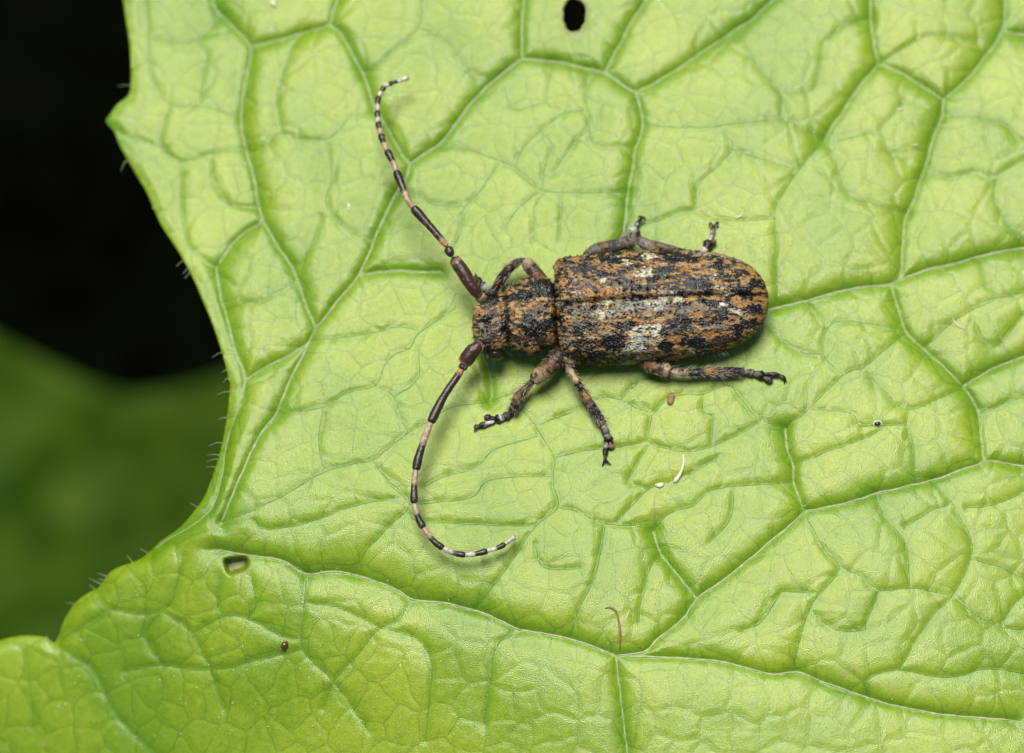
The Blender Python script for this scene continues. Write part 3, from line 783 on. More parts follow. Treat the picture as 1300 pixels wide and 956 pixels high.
BLOBS = [  # colour key, u, v, ru, rv, tilt
 ('k',776,330,16,5,5),('k',812,366,23,4,-2),('k',778,435,14,11,0),('k',794,414,10,6,-20),('k',748,414,10,4,0),('k',712,405,5,6,0),('k',715,384,6,4,0),
 ('k',844,421,6,6,0),('k',846,440,9,8,0),('k',766,348,10,3,0),('k',789,345,6,3,0),('k',741,341,16,5,0),('k',735,420,9,4,0),('k',730,437,8,5,0),
 ('k',855,366,9,3,0),('k',757,450,14,4,0),
 ('k',883,360,21,6.5,4),('k',942,370,18,4.5,14),('k',857,328,14,6,0),('k',844,343,10,5,0),('k',864,410,16,9,-10),('k',885,435,18,7.5,12),('k',917,398,10,8,20),
 ('k',903,385,7,5,20),('b',915,433,14,5,-12),('k',937,421,6,10,0),('k',958,360,6,7,0),('k',960,392,9,6,20),('k',912,339,8,6,20),('k',935,350,5,4,0),('k',955,410,5,6,0),('k',945,345,9,3,25),
 ('w',786,327,8,4,10),('w',796,332,6,4,0),('w',822,325,9,4,0),('w',815,346,12,6,0),('w',765,355,6,4,0),('p',815,388,32,8,0),('w',832,386,9,4,0),('p',766,398,20,5,0),('w',771,383,6,4,0),
 ('w',817,431,20,16,10),('w',836,415,7,6,0),('w',799,442,8,6,0),('w',842,375,7,6,0),('w',853,367,5,6,0),('w',913,364,12,2.6,4),('w',926,372,6,2.5,0),('w',915,387,8,3,8),
 ('w',933,394,9,3,20),('w',908,348,5,3,0),('w',834,424,6,12,0),('w',883,444,7,4,0),('w',760,400,8,4,0),('w',735,372,8,3,0),('w',860,381,8,4,0),
 ('g',866,375,18,4,0),('g',857,389,27,9,0),('g',890,389,10,5,0),('g',906,412,18,5,0),('g',740,360,14,5,0),('g',735,395,16,6,0),('g',790,395,20,5,0),
 ('o',732,327,5,4,0),('o',755,334,7,3.5,0),('o',805,323,12,4,0),('o',778,342,18,3,5),('o',757,371,34,4,0),('o',719,375,4.5,4.5,0),('o',714,360,6,6,0),('o',753,378,10,3,0),
 ('o',814,408,11,4,0),('o',838,407,10,4,0),('o',792,401,8,3,0),('o',767,415,6,4,0),('o',764,442,6,8,0),('o',842,355,9,5,0),('o',828,336,10,4,0),
 ('o',885,332,12,4.5,0),('o',846,357,7,4,0),('o',873,378,7,5,0),('o',896,401,16,6,0),('o',846,412,9,4,-15),('o',908,425,26,5,4),('o',857,431,11,5,0),('o',860,446,16,4,0),
 ('o',955,348,20,9,25),('o',968,385,9,14,0),('o',966,405,9,14,0),('o',940,384,16,5,14),('o',922,440,16,4,-5),('o',930,405,8,6,0),('o',900,345,14,4,10),('o',948,430,8,8,0),('o',925,357,10,4,0),('o',870,340,12,5,0),
 # in front of the wing cases
 ('k',684,361,21,5,-4),('k',661,378,16,4,-6),('k',672,406,12,5,0),('k',700,407,6,5,0),('k',618,405,9,5,-20),('k',622,386,12,3,-18),('k',640,418,8,6,0),('k',680,424,14,5,0),
 ('o',666,387,17,4,-6),('o',655,400,7,5,0),('o',702,396,5,9,0),('o',698,357,8,4,0),('o',632,390,12,4,-18),('o',636,408,8,4,-15),('o',612,395,7,7,0),('o',655,418,8,6,0),('o',697,430,8,8,0),
 ('k',676,372,30,4.5,-4),('k',680,414,28,4.5,2),('k',626,380,15,3.5,-15),('k',629,412,15,4,-8),('k',690,358,18,5,-3),('b',668,430,24,4,0),
 ('g',684,396,14,8,0),('g',676,370,14,3,-5),('g',630,399,9,5,-15),('g',668,415,10,4,0),('o',632,372,14,3,-20),('b',620,425,12,8,0),('o',628,437,10,5,0),
]
CKEY = {'p': C_PAL, 'k': C_BLK, 'b': C_BRN, 'w': C_WHT, 'g': C_GRY, 'o': C_ORG}
def coat(u, v, seed=0):
    """scale-and-hair colouring of the beetle's back"""
    wu = u + 8 * (fbm(u / 10.0, v / 5.0, 41 + seed, 3) - .5); wv = v + 6 * (fbm(u / 10.0, v / 4.5, 57 + seed, 3) - .5)
    fr_ = sstep(840, 760, u) * (.3 + .7 * sstep(700, 712, u))
    n3 = fbm(wu / 15.0, wv / 3.4, 401 + seed, 3)
    n = fbm(wu / 15.0, wv / 3.6, 3 + seed, 4) * (1 - .5 * fr_) + .5 * fr_ * fbm(u / 5.0, v / 2.4, 203 + seed, 3)
    n2 = fbm(wu / 14.0, wv / 3.3, 91 + seed, 4) * (1 - .5 * fr_) + .5 * fr_ * fbm(u / 4.6, v / 2.2, 291 + seed, 3)
    f1 = fbm(u / 4.4, v / 1.9, 143 + seed, 3); f2 = fbm(u / 3.4, v / 1.7, 177 + seed, 3)
    c = C_BRN[None] * 0.55 + np.zeros((len(u), 3))
    def put(cc, m):
        nonlocal c
        c = c * (1 - m[:, None]) + cc[None] * m[:, None]
    put(C_ORG * .9, sstep(.515, .55, n + .5 * (f1 - .5) - .02 * fr_)); put(C_TAN, sstep(.57, .62, n2 + .4 * (f2 - .5)) * .9)
    put(C_GRY, sstep(.60, .66, n3 + .6 * (f2 - .5)) * .6); put(C_BLK, sstep(.45, .42, n2 + .5 * (f1 - .5)))
    for k, bu0, bv0, ru, rv, tl in sorted(BLOBS, key=lambda b: 'gopbwk'.find(b[0])):
        t = math.radians(tl); x = wu - bu0; y = wv - bv0
        a = (x * math.cos(t) + y * math.sin(t)) / ru; b = (-x * math.sin(t) + y * math.cos(t)) / rv
        d = np.sqrt(a * a + b * b) + 1.0 * (f1 - .5)
        m = sstep(1.12, .98, d)
        if k == 'w': m = sstep(1.15, .95, d + .7 * (f2 - .5)) * sstep(.34, .42, n + .8 * (f2 - .5)) * .93
        if k == 'p': m = m * sstep(.40, .50, n2 + .8 * (f2 - .5)) * .9
        if k == 'g': m = m * sstep(.42, .54, n2 + .9 * (f2 - .5)) * .8
        if k == 'o': m = m * sstep(.38, .44, n2 + .7 * (f2 - .5)) * .95
        put(CKEY[k], m)
    # fine grain of single hairs
    g = vnoise(u / 4.0, v / 0.9, 13 + seed); g2 = vnoise(u / 1.3, v / 1.1, 29 + seed)
    c = c * (0.46 + 0.66 * g + 0.36 * g2)[:, None]
    sp = sstep(.30, .20, vnoise(u / 3.4, v / 1.5, 63 + seed))
    c = c * (1 - .75 * sp[:, None])
    hue = fbm(u / 7.0, v / 5.0, 201 + seed, 2)
    c = c * (1 + np.array([.1, .5, 1.0])[None] * ((hue - .5) * 1.1)[:, None])
    sp = sstep(.84, .93, g2) * sstep(.25, .5, f1)
    c = c * (1 - .45 * sp[:, None]) + np.array([.52, .46, .36]) * .45 * sp[:, None]
    return np.clip(c, .003, .8)

xs_px = np.array([0, 4, 10, 20, 40, 90, 150, 190, 215, 235, 250, 260, 266, 270], float) / 270 * LEN
wid = np.array([.60, .655, .675, .69, .70, .71, .705, .665, .61, .535, .44, .335, .22, .05])
crest = np.array([.60, .65, .69, .72, .75, .76, .74, .70, .655, .60, .535, .47, .42, .36])
edge = np.array([.30, .27, .26, .25, .24, .24, .24, .25, .26, .27, .28, .29, .30, .32])
def spl(x, xp, fp):
    # smooth monotone-ish interpolation
    f = np.interp(x, xp, fp)
    return f
PIT = []
for side in (1, -1):
    nx, nt_ = 285, 128
    xs = LEN * (1 - (1 - np.linspace(0, 1, nx)) ** 1.12)
    th = np.linspace(0, 1, nt_)
    Xg, Tg = np.meshgrid(xs, th, indexing='ij')
    w = np.interp(Xg, xs_px, wid); cr = np.interp(Xg, xs_px, crest); ed = np.interp(Xg, xs_px, edge)
    # smooth the piecewise profile
    ker = np.ones(13) / 13
    def sm(a):
        p = np.pad(a[:, 0], 6, mode='edge'); return np.convolve(p, ker, 'valid')[:, None] * np.ones_like(a)
    ws = sm(w); ws[-10:] = w[-10:]; w = ws; cr = sm(cr); ed = sm(ed)
    ang = Tg * np.radians(104)
    yy = w * np.sign(np.sin(ang)) * np.abs(np.sin(ang)) ** 0.86
    zz = ed + (cr - ed) * np.sign(np.cos(ang)) * np.abs(np.cos(ang)) ** 0.80
    # shoulder hump, sutural ridge, faint ribs and slight unevenness
    zz += 0.05 * np.exp(-((Xg - .14) / .10) ** 2 - ((Tg - .55) / .16) ** 2)
    zz -= 0.035 * np.exp(-(Tg * w / .012)) ; zz += 0.014 * np.exp(-((yy - .05) / .03) ** 2)
    zz += 0.014 * np.exp(-((Tg - .36) / .035) ** 2) * sstep(.1, .6, Xg) * sstep(LEN, LEN - .6, Xg)
    zz += 0.010 * np.exp(-((Tg - .60) / .035) ** 2) * sstep(.1, .6, Xg) * sstep(LEN, LEN - .6, Xg)
    zz += 0.03 * (fbm(Xg * 4 + side * 7, Tg * 4, 12, 3) - .5)
    zz -= 0.06 * np.exp(-Xg / .03)
    # punctures
    npit = 430
    row = RNG.integers(0, 11, npit); px = RNG.beta(1.05, 1.6, npit) * LEN * .93 + .05; pt = (row + .7) / 12 + RNG.normal(0, .012, npit)
    pr = RNG.uniform(.012, .020, npit); depth = np.zeros_like(Xg)
    arc = (w + .25)
    for a, b, r in zip(px, pt, pr):
        d = np.hypot(Xg - a, (Tg - b) * arc * 1.35) / r
        m = d < 3
        depth[m] += np.where(d[m] < 1, -(1 - d[m] ** 2) * 1.0, 0) + .45 * np.exp(-((d[m] - 1.25) / .4) ** 2)
    gran = np.zeros_like(Xg)
    for a, b, rr_ in zip(RNG.beta(1.0, 2.6, 170) * LEN * .9 + .04, RNG.uniform(.05, .92, 170), RNG.uniform(.009, .016, 170)):
        d = np.hypot(Xg - a, (Tg - b) * arc * 1.35) / rr_
        gran = np.maximum(gran, np.clip(1 - d * d, 0, 1))
    depth = depth + gran * 1.1
    nz = np.cos(ang); ny = np.sin(ang)
    yy = yy + depth * .022 * ny; zz = zz + depth * .022 * nz
    pw = loc2w(Xg, side * (yy + 0.002), zz).reshape(-1, 3)
    pix = PIX(pw)
    uu, vv = pix[:, 0].copy(), pix[:, 1].copy()
    col = coat(uu, vv, 0)
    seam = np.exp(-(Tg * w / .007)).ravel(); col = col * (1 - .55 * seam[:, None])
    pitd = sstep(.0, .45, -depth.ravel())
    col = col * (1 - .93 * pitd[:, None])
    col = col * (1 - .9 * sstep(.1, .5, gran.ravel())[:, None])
    iid = np.arange(nx * nt_).reshape(nx, nt_)
    qd = np.stack([iid[:-1, :-1], iid[1:, :-1], iid[1:, 1:], iid[:-1, 1:]], -1).reshape(-1, 4)
    if side < 0: qd = qd[:, ::-1]
    qd = qd[:, ::-1]
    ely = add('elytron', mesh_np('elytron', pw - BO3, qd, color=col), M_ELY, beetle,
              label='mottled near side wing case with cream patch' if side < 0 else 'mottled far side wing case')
    # recumbent pubescence
    nh = 5500
    a = RNG.uniform(.02, .99, nh); b = RNG.uniform(.02, .98, nh)
    fi = a * (nx - 1); ti = b * (nt_ - 1); i0 = fi.astype(int); j0 = ti.astype(int)
    G3 = pw.reshape(nx, nt_, 3)
    i1 = np.minimum(i0 + 1, nx - 1); j1 = np.minimum(j0 + 1, nt_ - 1)
    root = G3[i0, j0]
    tx = G3[i1, j0] - G3[np.maximum(i0 - 1, 0), j0]; ty = G3[i0, j1] - G3[i0, np.maximum(j0 - 1, 0)]
    tx /= np.linalg.norm(tx, axis=1)[:, None] + 1e-9; ty /= np.linalg.norm(ty, axis=1)[:, None] + 1e-9
    nn = np.cross(tx, ty) * side; nn /= np.linalg.norm(nn, axis=1)[:, None] + 1e-9
    dr = tx + ty * RNG.normal(0, .25, nh)[:, None] + nn * RNG.uniform(.08, .3, nh)[:, None]
    hc = col.reshape(nx, nt_, 3)[i0, j0]
    hc = np.clip(hc * RNG.uniform(.8, 1.5, nh)[:, None] + .002, 0, .8)
    kp_ = depth[i0, j0] > -.2
    v, f, c = hairs_geo((root - nn * .003)[kp_], dr[kp_], RNG.uniform(.022, .045, nh)[kp_], RNG.uniform(.0018, .003, nh)[kp_], hc[kp_], seg=1)
    add('pubescence', mesh_np('pubescence', v - BO3, f, color=c), M_SETA, ely, kind='stuff')

# body : head, prothorax and underside of the abdomen, one continuous skin (x in photo px measured from the shoulders)
BS = np.array([ # x, half width, top, bottom, y offset
 [-1.075,.03,.36,.30,-.16],[-1.068,.14,.42,.22,-.16],[-1.045,.24,.475,.17,-.155],[-1.0,.305,.525,.14,-.15],[-.95,.335,.555,.13,-.147],[-.90,.355,.58,.12,-.14],[-.80,.365,.605,.12,-.12],
 [-.70,.36,.615,.13,-.10],[-.665,.345,.60,.14,-.09],[-.637,.32,.555,.16,-.085],[-.622,.375,.61,.14,-.08],[-.595,.41,.66,.12,-.075],[-.54,.425,.675,.12,-.07],[-.46,.435,.685,.11,-.06],[-.34,.452,.70,.10,-.05],
 [-.22,.45,.70,.10,-.035],[-.12,.435,.685,.10,-.02],[-.065,.425,.66,.10,-.01],[-.03,.37,.57,.10,0],[-.005,.36,.53,.10,0],[.04,.50,.50,.09,0],[.2,.58,.42,.08,0],[.6,.60,.40,.07,0],
 [1.2,.60,.40,.07,0],[1.8,.56,.38,.08,0],[2.2,.44,.36,.10,0],[2.45,.26,.34,.15,0],[2.52,.05,.30,.24,0]])
xs = np.unique(np.concatenate([np.linspace(-1.075, -.02, 150), np.linspace(-.02, 2.52, 60)]))
na = 320
ang = np.linspace(0, 2 * np.pi, na, endpoint=False)
Xb, Ab = np.meshgrid(xs, ang, indexing='ij')
gi = lambda k: np.interp(Xb, BS[:, 0], BS[:, k])
hw, tp, bt_, yo = gi(1), gi(2), gi(3), gi(4)
ca, sa = np.cos(Ab), np.sin(Ab)
mid = bt_ + (tp - bt_) * .45
yb = yo + hw * np.sign(ca) * np.abs(ca) ** .85
zb = np.where(sa > 0, mid + (tp - mid) * np.abs(sa) ** .8, mid - (mid - bt_) * np.abs(sa) ** .9)
front = sstep(.05, -.1, Xb)
# pronotal disc : median and side tubercles, head furrow, rough puncturing
def bump_at(x0, y0, rx, ry, h): return h * np.exp(-((Xb - x0) / rx) ** 2 - ((yb - yo - y0) / ry) ** 2) * (sa > 0)
zb = zb + bump_at(-.40, .22, .10, .08, .05) + bump_at(-.40, -.22, .10, .08, .05) + bump_at(-.22, 0, .12, .06, .03) + bump_at(-.85, 0, .2, .03, -.035)
zb = zb + bump_at(-.98, .24, .09, .10, .05) + bump_at(-.98, -.24, .09, .10, .05)
yb = yb + np.sign(ca) * .06 * np.exp(-((Xb + .34) / .09) ** 2 - ((np.abs(ca) - 1) / .25) ** 2)
pitn = fbm(Xb * 26, yb * 26 + zb * 9, 5, 2)
pit = sstep(.42, .28, pitn) * front
zb = zb + front * (.03 * (fbm(Xb * 9, yb * 9, 15, 3) - .5) - .014 * pit * sa); yb = yb - front * .012 * pit * ca
pw = loc2w(Xb, yb, zb).reshape(-1, 3)
pix = PIX(pw)
col = coat(pix[:, 0], pix[:, 1], 0)
col = col * (1 - .75 * pit.ravel()[:, None])
und = sstep(.15, -.35, sa.ravel()) 
ucol = C_BLK[None] * 2 + np.array([.10, .075, .045])[None] * fbm(Xb.ravel() * 12, Ab.ravel() * 6, 71, 3)[:, None]
col = col * (1 - und[:, None]) + ucol * und[:, None]
crease = np.exp(-((Xb.ravel() + .634) / .016) ** 2) + np.exp(-((Xb.ravel() + .015) / .03) ** 2)
col = col * (1 - .85 * np.clip(crease, 0, 1)[:, None])
nxb = len(xs); bid = np.arange(nxb * na).reshape(nxb, na); bid2 = np.roll(bid, -1, 1)
qd = np.stack([bid[:-1], bid2[:-1], bid2[1:], bid[1:]], -1).reshape(-1, 4)
pw = np.concatenate([pw, loc2w(np.array([-1.08, 2.53]), np.array([-.16, 0]), np.array([.33, .27]))])
c0 = nxb * na; jj = np.arange(na); j2 = (jj + 1) % na
tri = np.concatenate([np.stack([j2, jj, np.full(na, c0)], -1), np.stack([c0 - na + jj, c0 - na + j2, np.full(na, c0 + 1)], -1)])
col = np.concatenate([col, [C_BRN, C_BLK]])
body = add('body', mesh_np('body', pw - BO3, [qd[:, ::-1], tri[:, ::-1]], color=col), M_BODY, beetle)
# hairs on body front + fringe below the wing cases
G3 = pw[:nxb * na].reshape(nxb, na, 3)
sel = np.nonzero((Xb < -.03).ravel() & (sa > -.5).ravel())[0]
sel = RNG.choice(sel, 3600)
cen = loc2w(xs, np.interp(xs, BS[:, 0], BS[:, 4]), np.full(nxb, .38))
nn = pw[sel] - cen[sel // na]; nn /= np.linalg.norm(nn, axis=1)[:, None]
bk = np.array([axd[0], axd[1], 0]) 
n = len(sel)
hc = np.clip(col[sel] * RNG.uniform(.9, 1.9, n)[:, None] + .012, 0, .8)
v, f, c = hairs_geo(pw[sel] - nn * .003, bk[None] * RNG.uniform(-.6, 1, n)[:, None] + nn * RNG.uniform(.15, .5, n)[:, None] + RNG.normal(0, .25, (n, 3)), RNG.uniform(.02, .05, n), RNG.uniform(.0022, .0036, n), hc, seg=1)
bag = Bag(); bag.put(v, f, c)
# long pale hairs along the near and far flanks
n = 260
xh = RNG.uniform(-1.0, 2.1, n); sd = np.where(RNG.random(n) < .7, -1, 1)
hwv = np.where(xh < 0, .42, .62)
rt = loc2w(xh, sd * hwv, RNG.uniform(.14, .28, n))
outw = np.stack([-axd[1] * sd, axd[0] * sd, np.zeros(n)], -1)
v, f, c = hairs_geo(rt, outw + bk * RNG.uniform(0, 1, n)[:, None] + np.array([0, 0, -.3]) * RNG.uniform(0, 1, n)[:, None], RNG.uniform(.07, .15, n), np.full(n, .0026), np.tile([.45, .43, .34], (n, 1)), seg=2)
bag.put(v, f, c)
add('setae', bag.mesh('setae', BO3), M_SETA, body, kind='stuff')

# scutellum between the wing cases
def ball(center, rx, ry, rz, n=14, rot=0.0):
    a = np.linspace(0, np.pi, n); b = np.linspace(0, 2 * np.pi, 2 * n, endpoint=False)
    A, B = np.meshgrid(a, b, indexing='ij')
    x = rx * np.sin(A) * np.cos(B); y = ry * np.sin(A) * np.sin(B); z = rz * np.cos(A)
    c, s = math.cos(rot), math.sin(rot)
    v = np.stack([x * c - y * s, x * s + y * c, z], -1).reshape(-1, 3) + center
    i = np.arange(n * 2 * n).reshape(n, 2 * n); i2 = np.roll(i, -1, 1)
    q = np.stack([i[:-1], i[1:], i2[1:], i2[:-1]], -1).reshape(-1, 4)
    return v, q
v, qf = ball(loc2w(np.array(.05), np.array(0.0), np.array(.63)), .07, .055, .03, 10, ANG)
add('scutellum', mesh_np('scutellum', v - BO3, qf, color=coat(*PIX(v).T) * .8 + C_ORG * .1), M_BODY, beetle)
# eyes and jaws
for (u, vpx, z, rx, ry, rz) in ((629, 451, .30, .115, .075, .13), (625, 375, .42, .10, .055, .11)):
    v, qf = ball(P(u, vpx, BASEZ + z), rx, ry, rz, 16, ANG)
    add('eye', mesh_np('eye', v - BO3, qf), M_EYE, body)
for (u, vpx, z, rr_) in ((611, 379, .47, .075), (611, 437, .46, .08)):
    v, qf = ball(P(u, vpx, BASEZ + z), rr_, rr_ * .9, rr_ * .9, 12, ANG)
    v = v + (fbm(v[:, 0] * 30, v[:, 1] * 30, 3, 2) - .5)[:, None] * .03
    add('antennal_socket', mesh_np('antennal_socket', v - BO3, qf, color=coat(*PIX(v).T) * .6 + L_PALE[None] * .25), M_BODY, body)
for (u0, v0, u1, v1) in ((614, 402, 604, 411), (615, 430, 605, 420)):
    pth = smooth_path([P(u0, v0, BASEZ + .16), P((u0 + u1) / 2 - 3, (v0 + v1) / 2, BASEZ + .12), P(u1, v1, BASEZ + .08)], .02)
    v, f, _ = tube_geo(pth, np.linspace(.055, .02, len(pth)), 8)
    add('mandible', mesh_np('mandible', v - BO3, f, color=np.tile(C_BRN * .6, (len(v), 1))), M_LEG, body)

# ---- antennae
def seg_tube(name, pts, zs, rads, cols, mat, parent, n=10, step=.012, label=None, O=BO3):
    """tube through photo points; rads and cols are lists of (position 0..1, value)"""
    pts = np.asarray(pts, float)
    w = P(pts[:, 0], pts[:, 1], np.asarray(zs, float))
    path = smooth_path(w, step)
    s = np.concatenate([[0], np.cumsum(np.linalg.norm(np.diff(path, axis=0), axis=1))]); s /= s[-1]
    r = np.interp(s, [a for a, b in rads], [b for a, b in rads])
    v, f, par = tube_geo(path, r, n)
    sp = s[par] + (fbm(par * .7, np.arange(len(par)) * .9, 6, 2) - .5) * .03
    ca = np.array([b for a, b in cols])
    col = np.stack([np.interp(sp, [a for a, b in cols], ca[:, k]) for k in range(3)], -1)
    if mat is M_ANT:
        pu = PIX(v)
        g = fbm(pu[:, 0] / 2.6, pu[:, 1] / 2.6, 119, 3)
        col = col * (.35 + 1.3 * g)[:, None]
        v = v + (v - path[par]) * ((fbm(pu[:, 0] / 3.5, pu[:, 1] / 3.5, 27, 2) - .5) * .1)[:, None]
    if mat is M_LEG:
        pu = PIX(v)
        g = fbm(pu[:, 0] / 3.2, pu[:, 1] / 3.2, 19, 3); g2 = fbm(pu[:, 0] / 5, pu[:, 1] / 5, 87, 3)
        col = col * (.45 + 1.1 * g)[:, None]
        m = sstep(.60, .68, g2)[:, None] * .9; col = col * (1 - m) + C_BLK[None] * 1.5 * m
        m = sstep(.66, .76, fbm(pu[:, 0] / 2.4, pu[:, 1] / 2.4, 44, 2))[:, None] * .3; col = col * (1 - m) + np.array([.35, .31, .25])[None] * m
        v = v + (v - path[par]) * ((g - .5) * .14)[:, None]
    return add(name, mesh_np(name, v - O, f, color=col), mat, parent, label=label), path, s

A_RED = np.array([.042, .016, .010]); A_BLK = np.array([.018, .012, .010]); A_PALE = np.array([.34, .24, .16]); A_WHT = np.array([.44, .39, .33]); A_OR = np.array([.34, .17, .08])
def antenna(scape, pedicel, fl, zfun, label):
    """fl: list of (base point(s) ..., dark start fraction) flagellar joints as point lists"""
    pts = scape[0]; 
    an, _, _ = seg_tube('antenna', pts, [BASEZ + z for z in scape[1]], scape[2], [(0, A_RED), (.7, A_RED * .9), (.86, A_BLK * 2), (.93, A_OR * .7), (1, A_BLK)], M_ANT, beetle, 14, label=label)
    seg_tube('pedicel', pedicel[0], [BASEZ + z for z in pedicel[1]], [(0, .035), (.3, .055), (.8, .06), (1, .035)], [(0, A_BLK), (.6, A_BLK * 2), (1, A_RED)], M_ANT, an, 12)
    for k, (p, z, r, split) in enumerate(fl):
        pale = A_OR if k == 0 else (A_PALE if k < 5 else A_WHT)
        last = k == len(fl) - 1
        cols = [(0, pale), (split - .05, pale), (split + .05, A_BLK), (1, A_BLK)] if not last else [(0, A_BLK), (split - .04, A_BLK), (split + .04, A_WHT), (.93, A_WHT * .9), (1, A_BLK)]
        seg_tube('antenna_segment', p, [BASEZ + a for a in z], [(0, r * .82), (.12, r * 1.02), (.5, r * 1.1), (.86, r * 1.4), (.97, r * 1.25), (1, r * .7)], cols, M_ANT, an, 10)
    bag = Bag()
    for (p, z, rr) in [(np.asarray(scape[0], float), np.array(scape[1]), .085)] + [(np.asarray(q[0]), np.asarray(q[1]), q[2]) for q in fl[:6]]:
        w = smooth_path(P(p[:, 0], p[:, 1], BASEZ + z), .01)
        nh_ = 80 if rr > .05 else 44
        k = RNG.integers(1, max(2, len(w) - 1), nh_)
        tan = w[np.minimum(k + 1, len(w) - 1)] - w[k - 1]; tan /= np.linalg.norm(tan, axis=1)[:, None] + 1e-9
        rd = RNG.normal(0, 1, (nh_, 3)); rd -= tan * np.sum(rd * tan, 1)[:, None]; rd /= np.linalg.norm(rd, axis=1)[:, None]
        v, f, c = hairs_geo(w[k] + rd * rr * .8, rd * .55 + tan, RNG.uniform(.03, .085, nh_), np.full(nh_, .0021), np.tile([.42, .38, .30], (nh_, 1)))
        bag.put(v, f, c)
    add('setae', bag.mesh('setae', BO3), M_SETA, an, kind='stuff')
    return an
# upper antenna : joints split at the photo's band borders
ua = np.array([(567,312),(550,292),(524,263),(519,256),(512,240),(503,217),(500,208),(496,200),(488,184),(486,178),(483,168),(481,160),(480,154),(479,143),(479,137),(480,126),(482,120),(486,113),(491,108),(500,104.5),(510,101.5),(519,98.5)], float)
def joints(path, zs, cuts, rads, splits):
    s = smooth_path(np.column_stack([path, zs]), 1.0)
    res = []
    for k in range(len(cuts) - 1):
        i = [int(np.argmin(np.hypot(s[:, 0] - c[0], s[:, 1] - c[1]))) for c in (cuts[k], cuts[k + 1])]
        sl = s[i[0]:i[1] + 1]
        sl = sl[np.linspace(0, len(sl) - 1, min(len(sl), 5)).astype(int)]
        res.append((sl[:, :2], sl[:, 2], rads[k], splits[k]))
    return res
zu = np.interp(np.arange(len(ua)), [0, 3, 8, 14, len(ua) - 1], [.62, .68, .55, .38, .27])
cu = [(567,312),(524,263),(503,217),(492,191),(484,171),(481,156),(479,141),(481,122),(488,110.5),(498,105),(519,98.5)]
fl = joints(ua, zu, cu, [.044, .040, .036, .034, .032, .030, .029, .027, .026, .025], [.16, .42, .42, .42, .42, .42, .45, .45, .5, .30])
antenna(([(613,382),(600,365),(589,347),(580,334),(575,328)], [.46, .54, .58, .60, .62], [(0, .045), (.08, .05), (.25, .075), (.6, .088), (.85, .085), (.97, .075), (1, .04)]),
        ([(573,325),(571,320),(568,314)], [.62, .62, .62]), fl, None, 'banded far side antenna curving up over the leaf')
la = np.array([(587,468),(579,480),(566,499),(555,519),(547,536),(541,551),(538,560),(532,578),(528,597),(526,615),(526,638),(529,651),(533,662),(541,675),(549,685),(558,693),(568,699),(578,702.5),(591,704.5),(605,703),(618,699.5),(633,695),(642,690),(654,681)], float)
zl = np.interp(np.arange(len(la)), [0, 4, 10, 18, len(la) - 1], [.36, .42, .36, .24, .22]) + np.interp(la[:, 1], [460, 720], [0, -.08])
cl = [(587,468),(547,537),(528,597),(526,639),(537.5,670),(563,696.5),(591,704.5),(619,699),(641,690.5),(654,681)]
fl = joints(la, zl, cl, [.045, .041, .037, .035, .032, .030, .029, .027, .025], [.10, .46, .42, .42, .40, .42, .42, .48, .02])
antenna(([(611,436),(605,441),(598,448),(591,458),(588,462)], [.48, .47, .44, .40, .38], [(0, .05), (.15, .07), (.4, .095), (.75, .10), (.9, .09), (.97, .075), (1, .04)]),
        ([(589,461),(588,465),(586,469)], [.38, .37, .36]), fl, None, 'banded near side antenna curling round over the leaf')

# ---- legs
def surf(pts, hs):
    pts = np.asarray(pts, float)
    return leaf_z(pts[:, 0], pts[:, 1]) + np.asarray(hs)
def leg(femur, tibia, tarsus, claws, label, hair=120):
    hair = int(hair * 1.9)
    """each: (points, heights above leaf, radii, colours)"""
    pts = list(femur[0]); 
    lg, pf, sf = seg_tube('leg', femur[0], surf(femur[0], femur[1]), femur[2], femur[3], M_LEG, beetle, 16, label=label)
    tb, pt, st = seg_tube('tibia', tibia[0], surf(tibia[0], tibia[1]), tibia[2], tibia[3], M_LEG, lg, 14)
    bag = Bag()
    for path, rr, cnt_, ln in ((pf, femur[2], hair // 2, .06), (pt, tibia[2], hair, .085)):
        k = RNG.integers(1, len(path) - 1, cnt_)
        tan = path[np.minimum(k + 1, len(path) - 1)] - path[k - 1]; tan /= np.linalg.norm(tan, axis=1)[:, None] + 1e-9
        rd = RNG.normal(0, 1, (cnt_, 3)); rd -= tan * np.sum(rd * tan, 1)[:, None]; rd /= np.linalg.norm(rd, axis=1)[:, None]
        s = k / (len(path) - 1); r = np.interp(s, [a for a, b in rr], [b for a, b in rr])
        cc = np.where((RNG.random(cnt_) < .5)[:, None], np.array([.45, .41, .32])[None], np.array([.05, .04, .03])[None])
        v, f, c = hairs_geo(path[k] + rd * r[:, None] * .9, rd * .8 + tan * .9, RNG.uniform(.4, 1.6, cnt_) * ln, np.full(cnt_, .0022), cc, seg=2)
        bag.put(v, f, c)
    add('bristles', bag.mesh('bristles', BO3), M_SETA, lg, kind='stuff')
    for (p, h, r, c) in tarsus:
        seg_tube('tarsal_segment', p, surf(p, h), r, c, M_LEG, lg, 12)
    for (p, h) in claws:
        seg_tube('claw', p, surf(p, h), [(0, .016), (.6, .013), (1, .003)], [(0, L_BLK), (1, L_BLK * 2)], M_LEG, lg, 8)
    return lg
lobe = lambda r: [(0, r * .55), (.3, r * .8), (.75, r * 1.15), (1, r * .7)]
two = lambda a, b, t=.5: [(0, a), (t - .1, a), (t + .1, b), (1, b)]
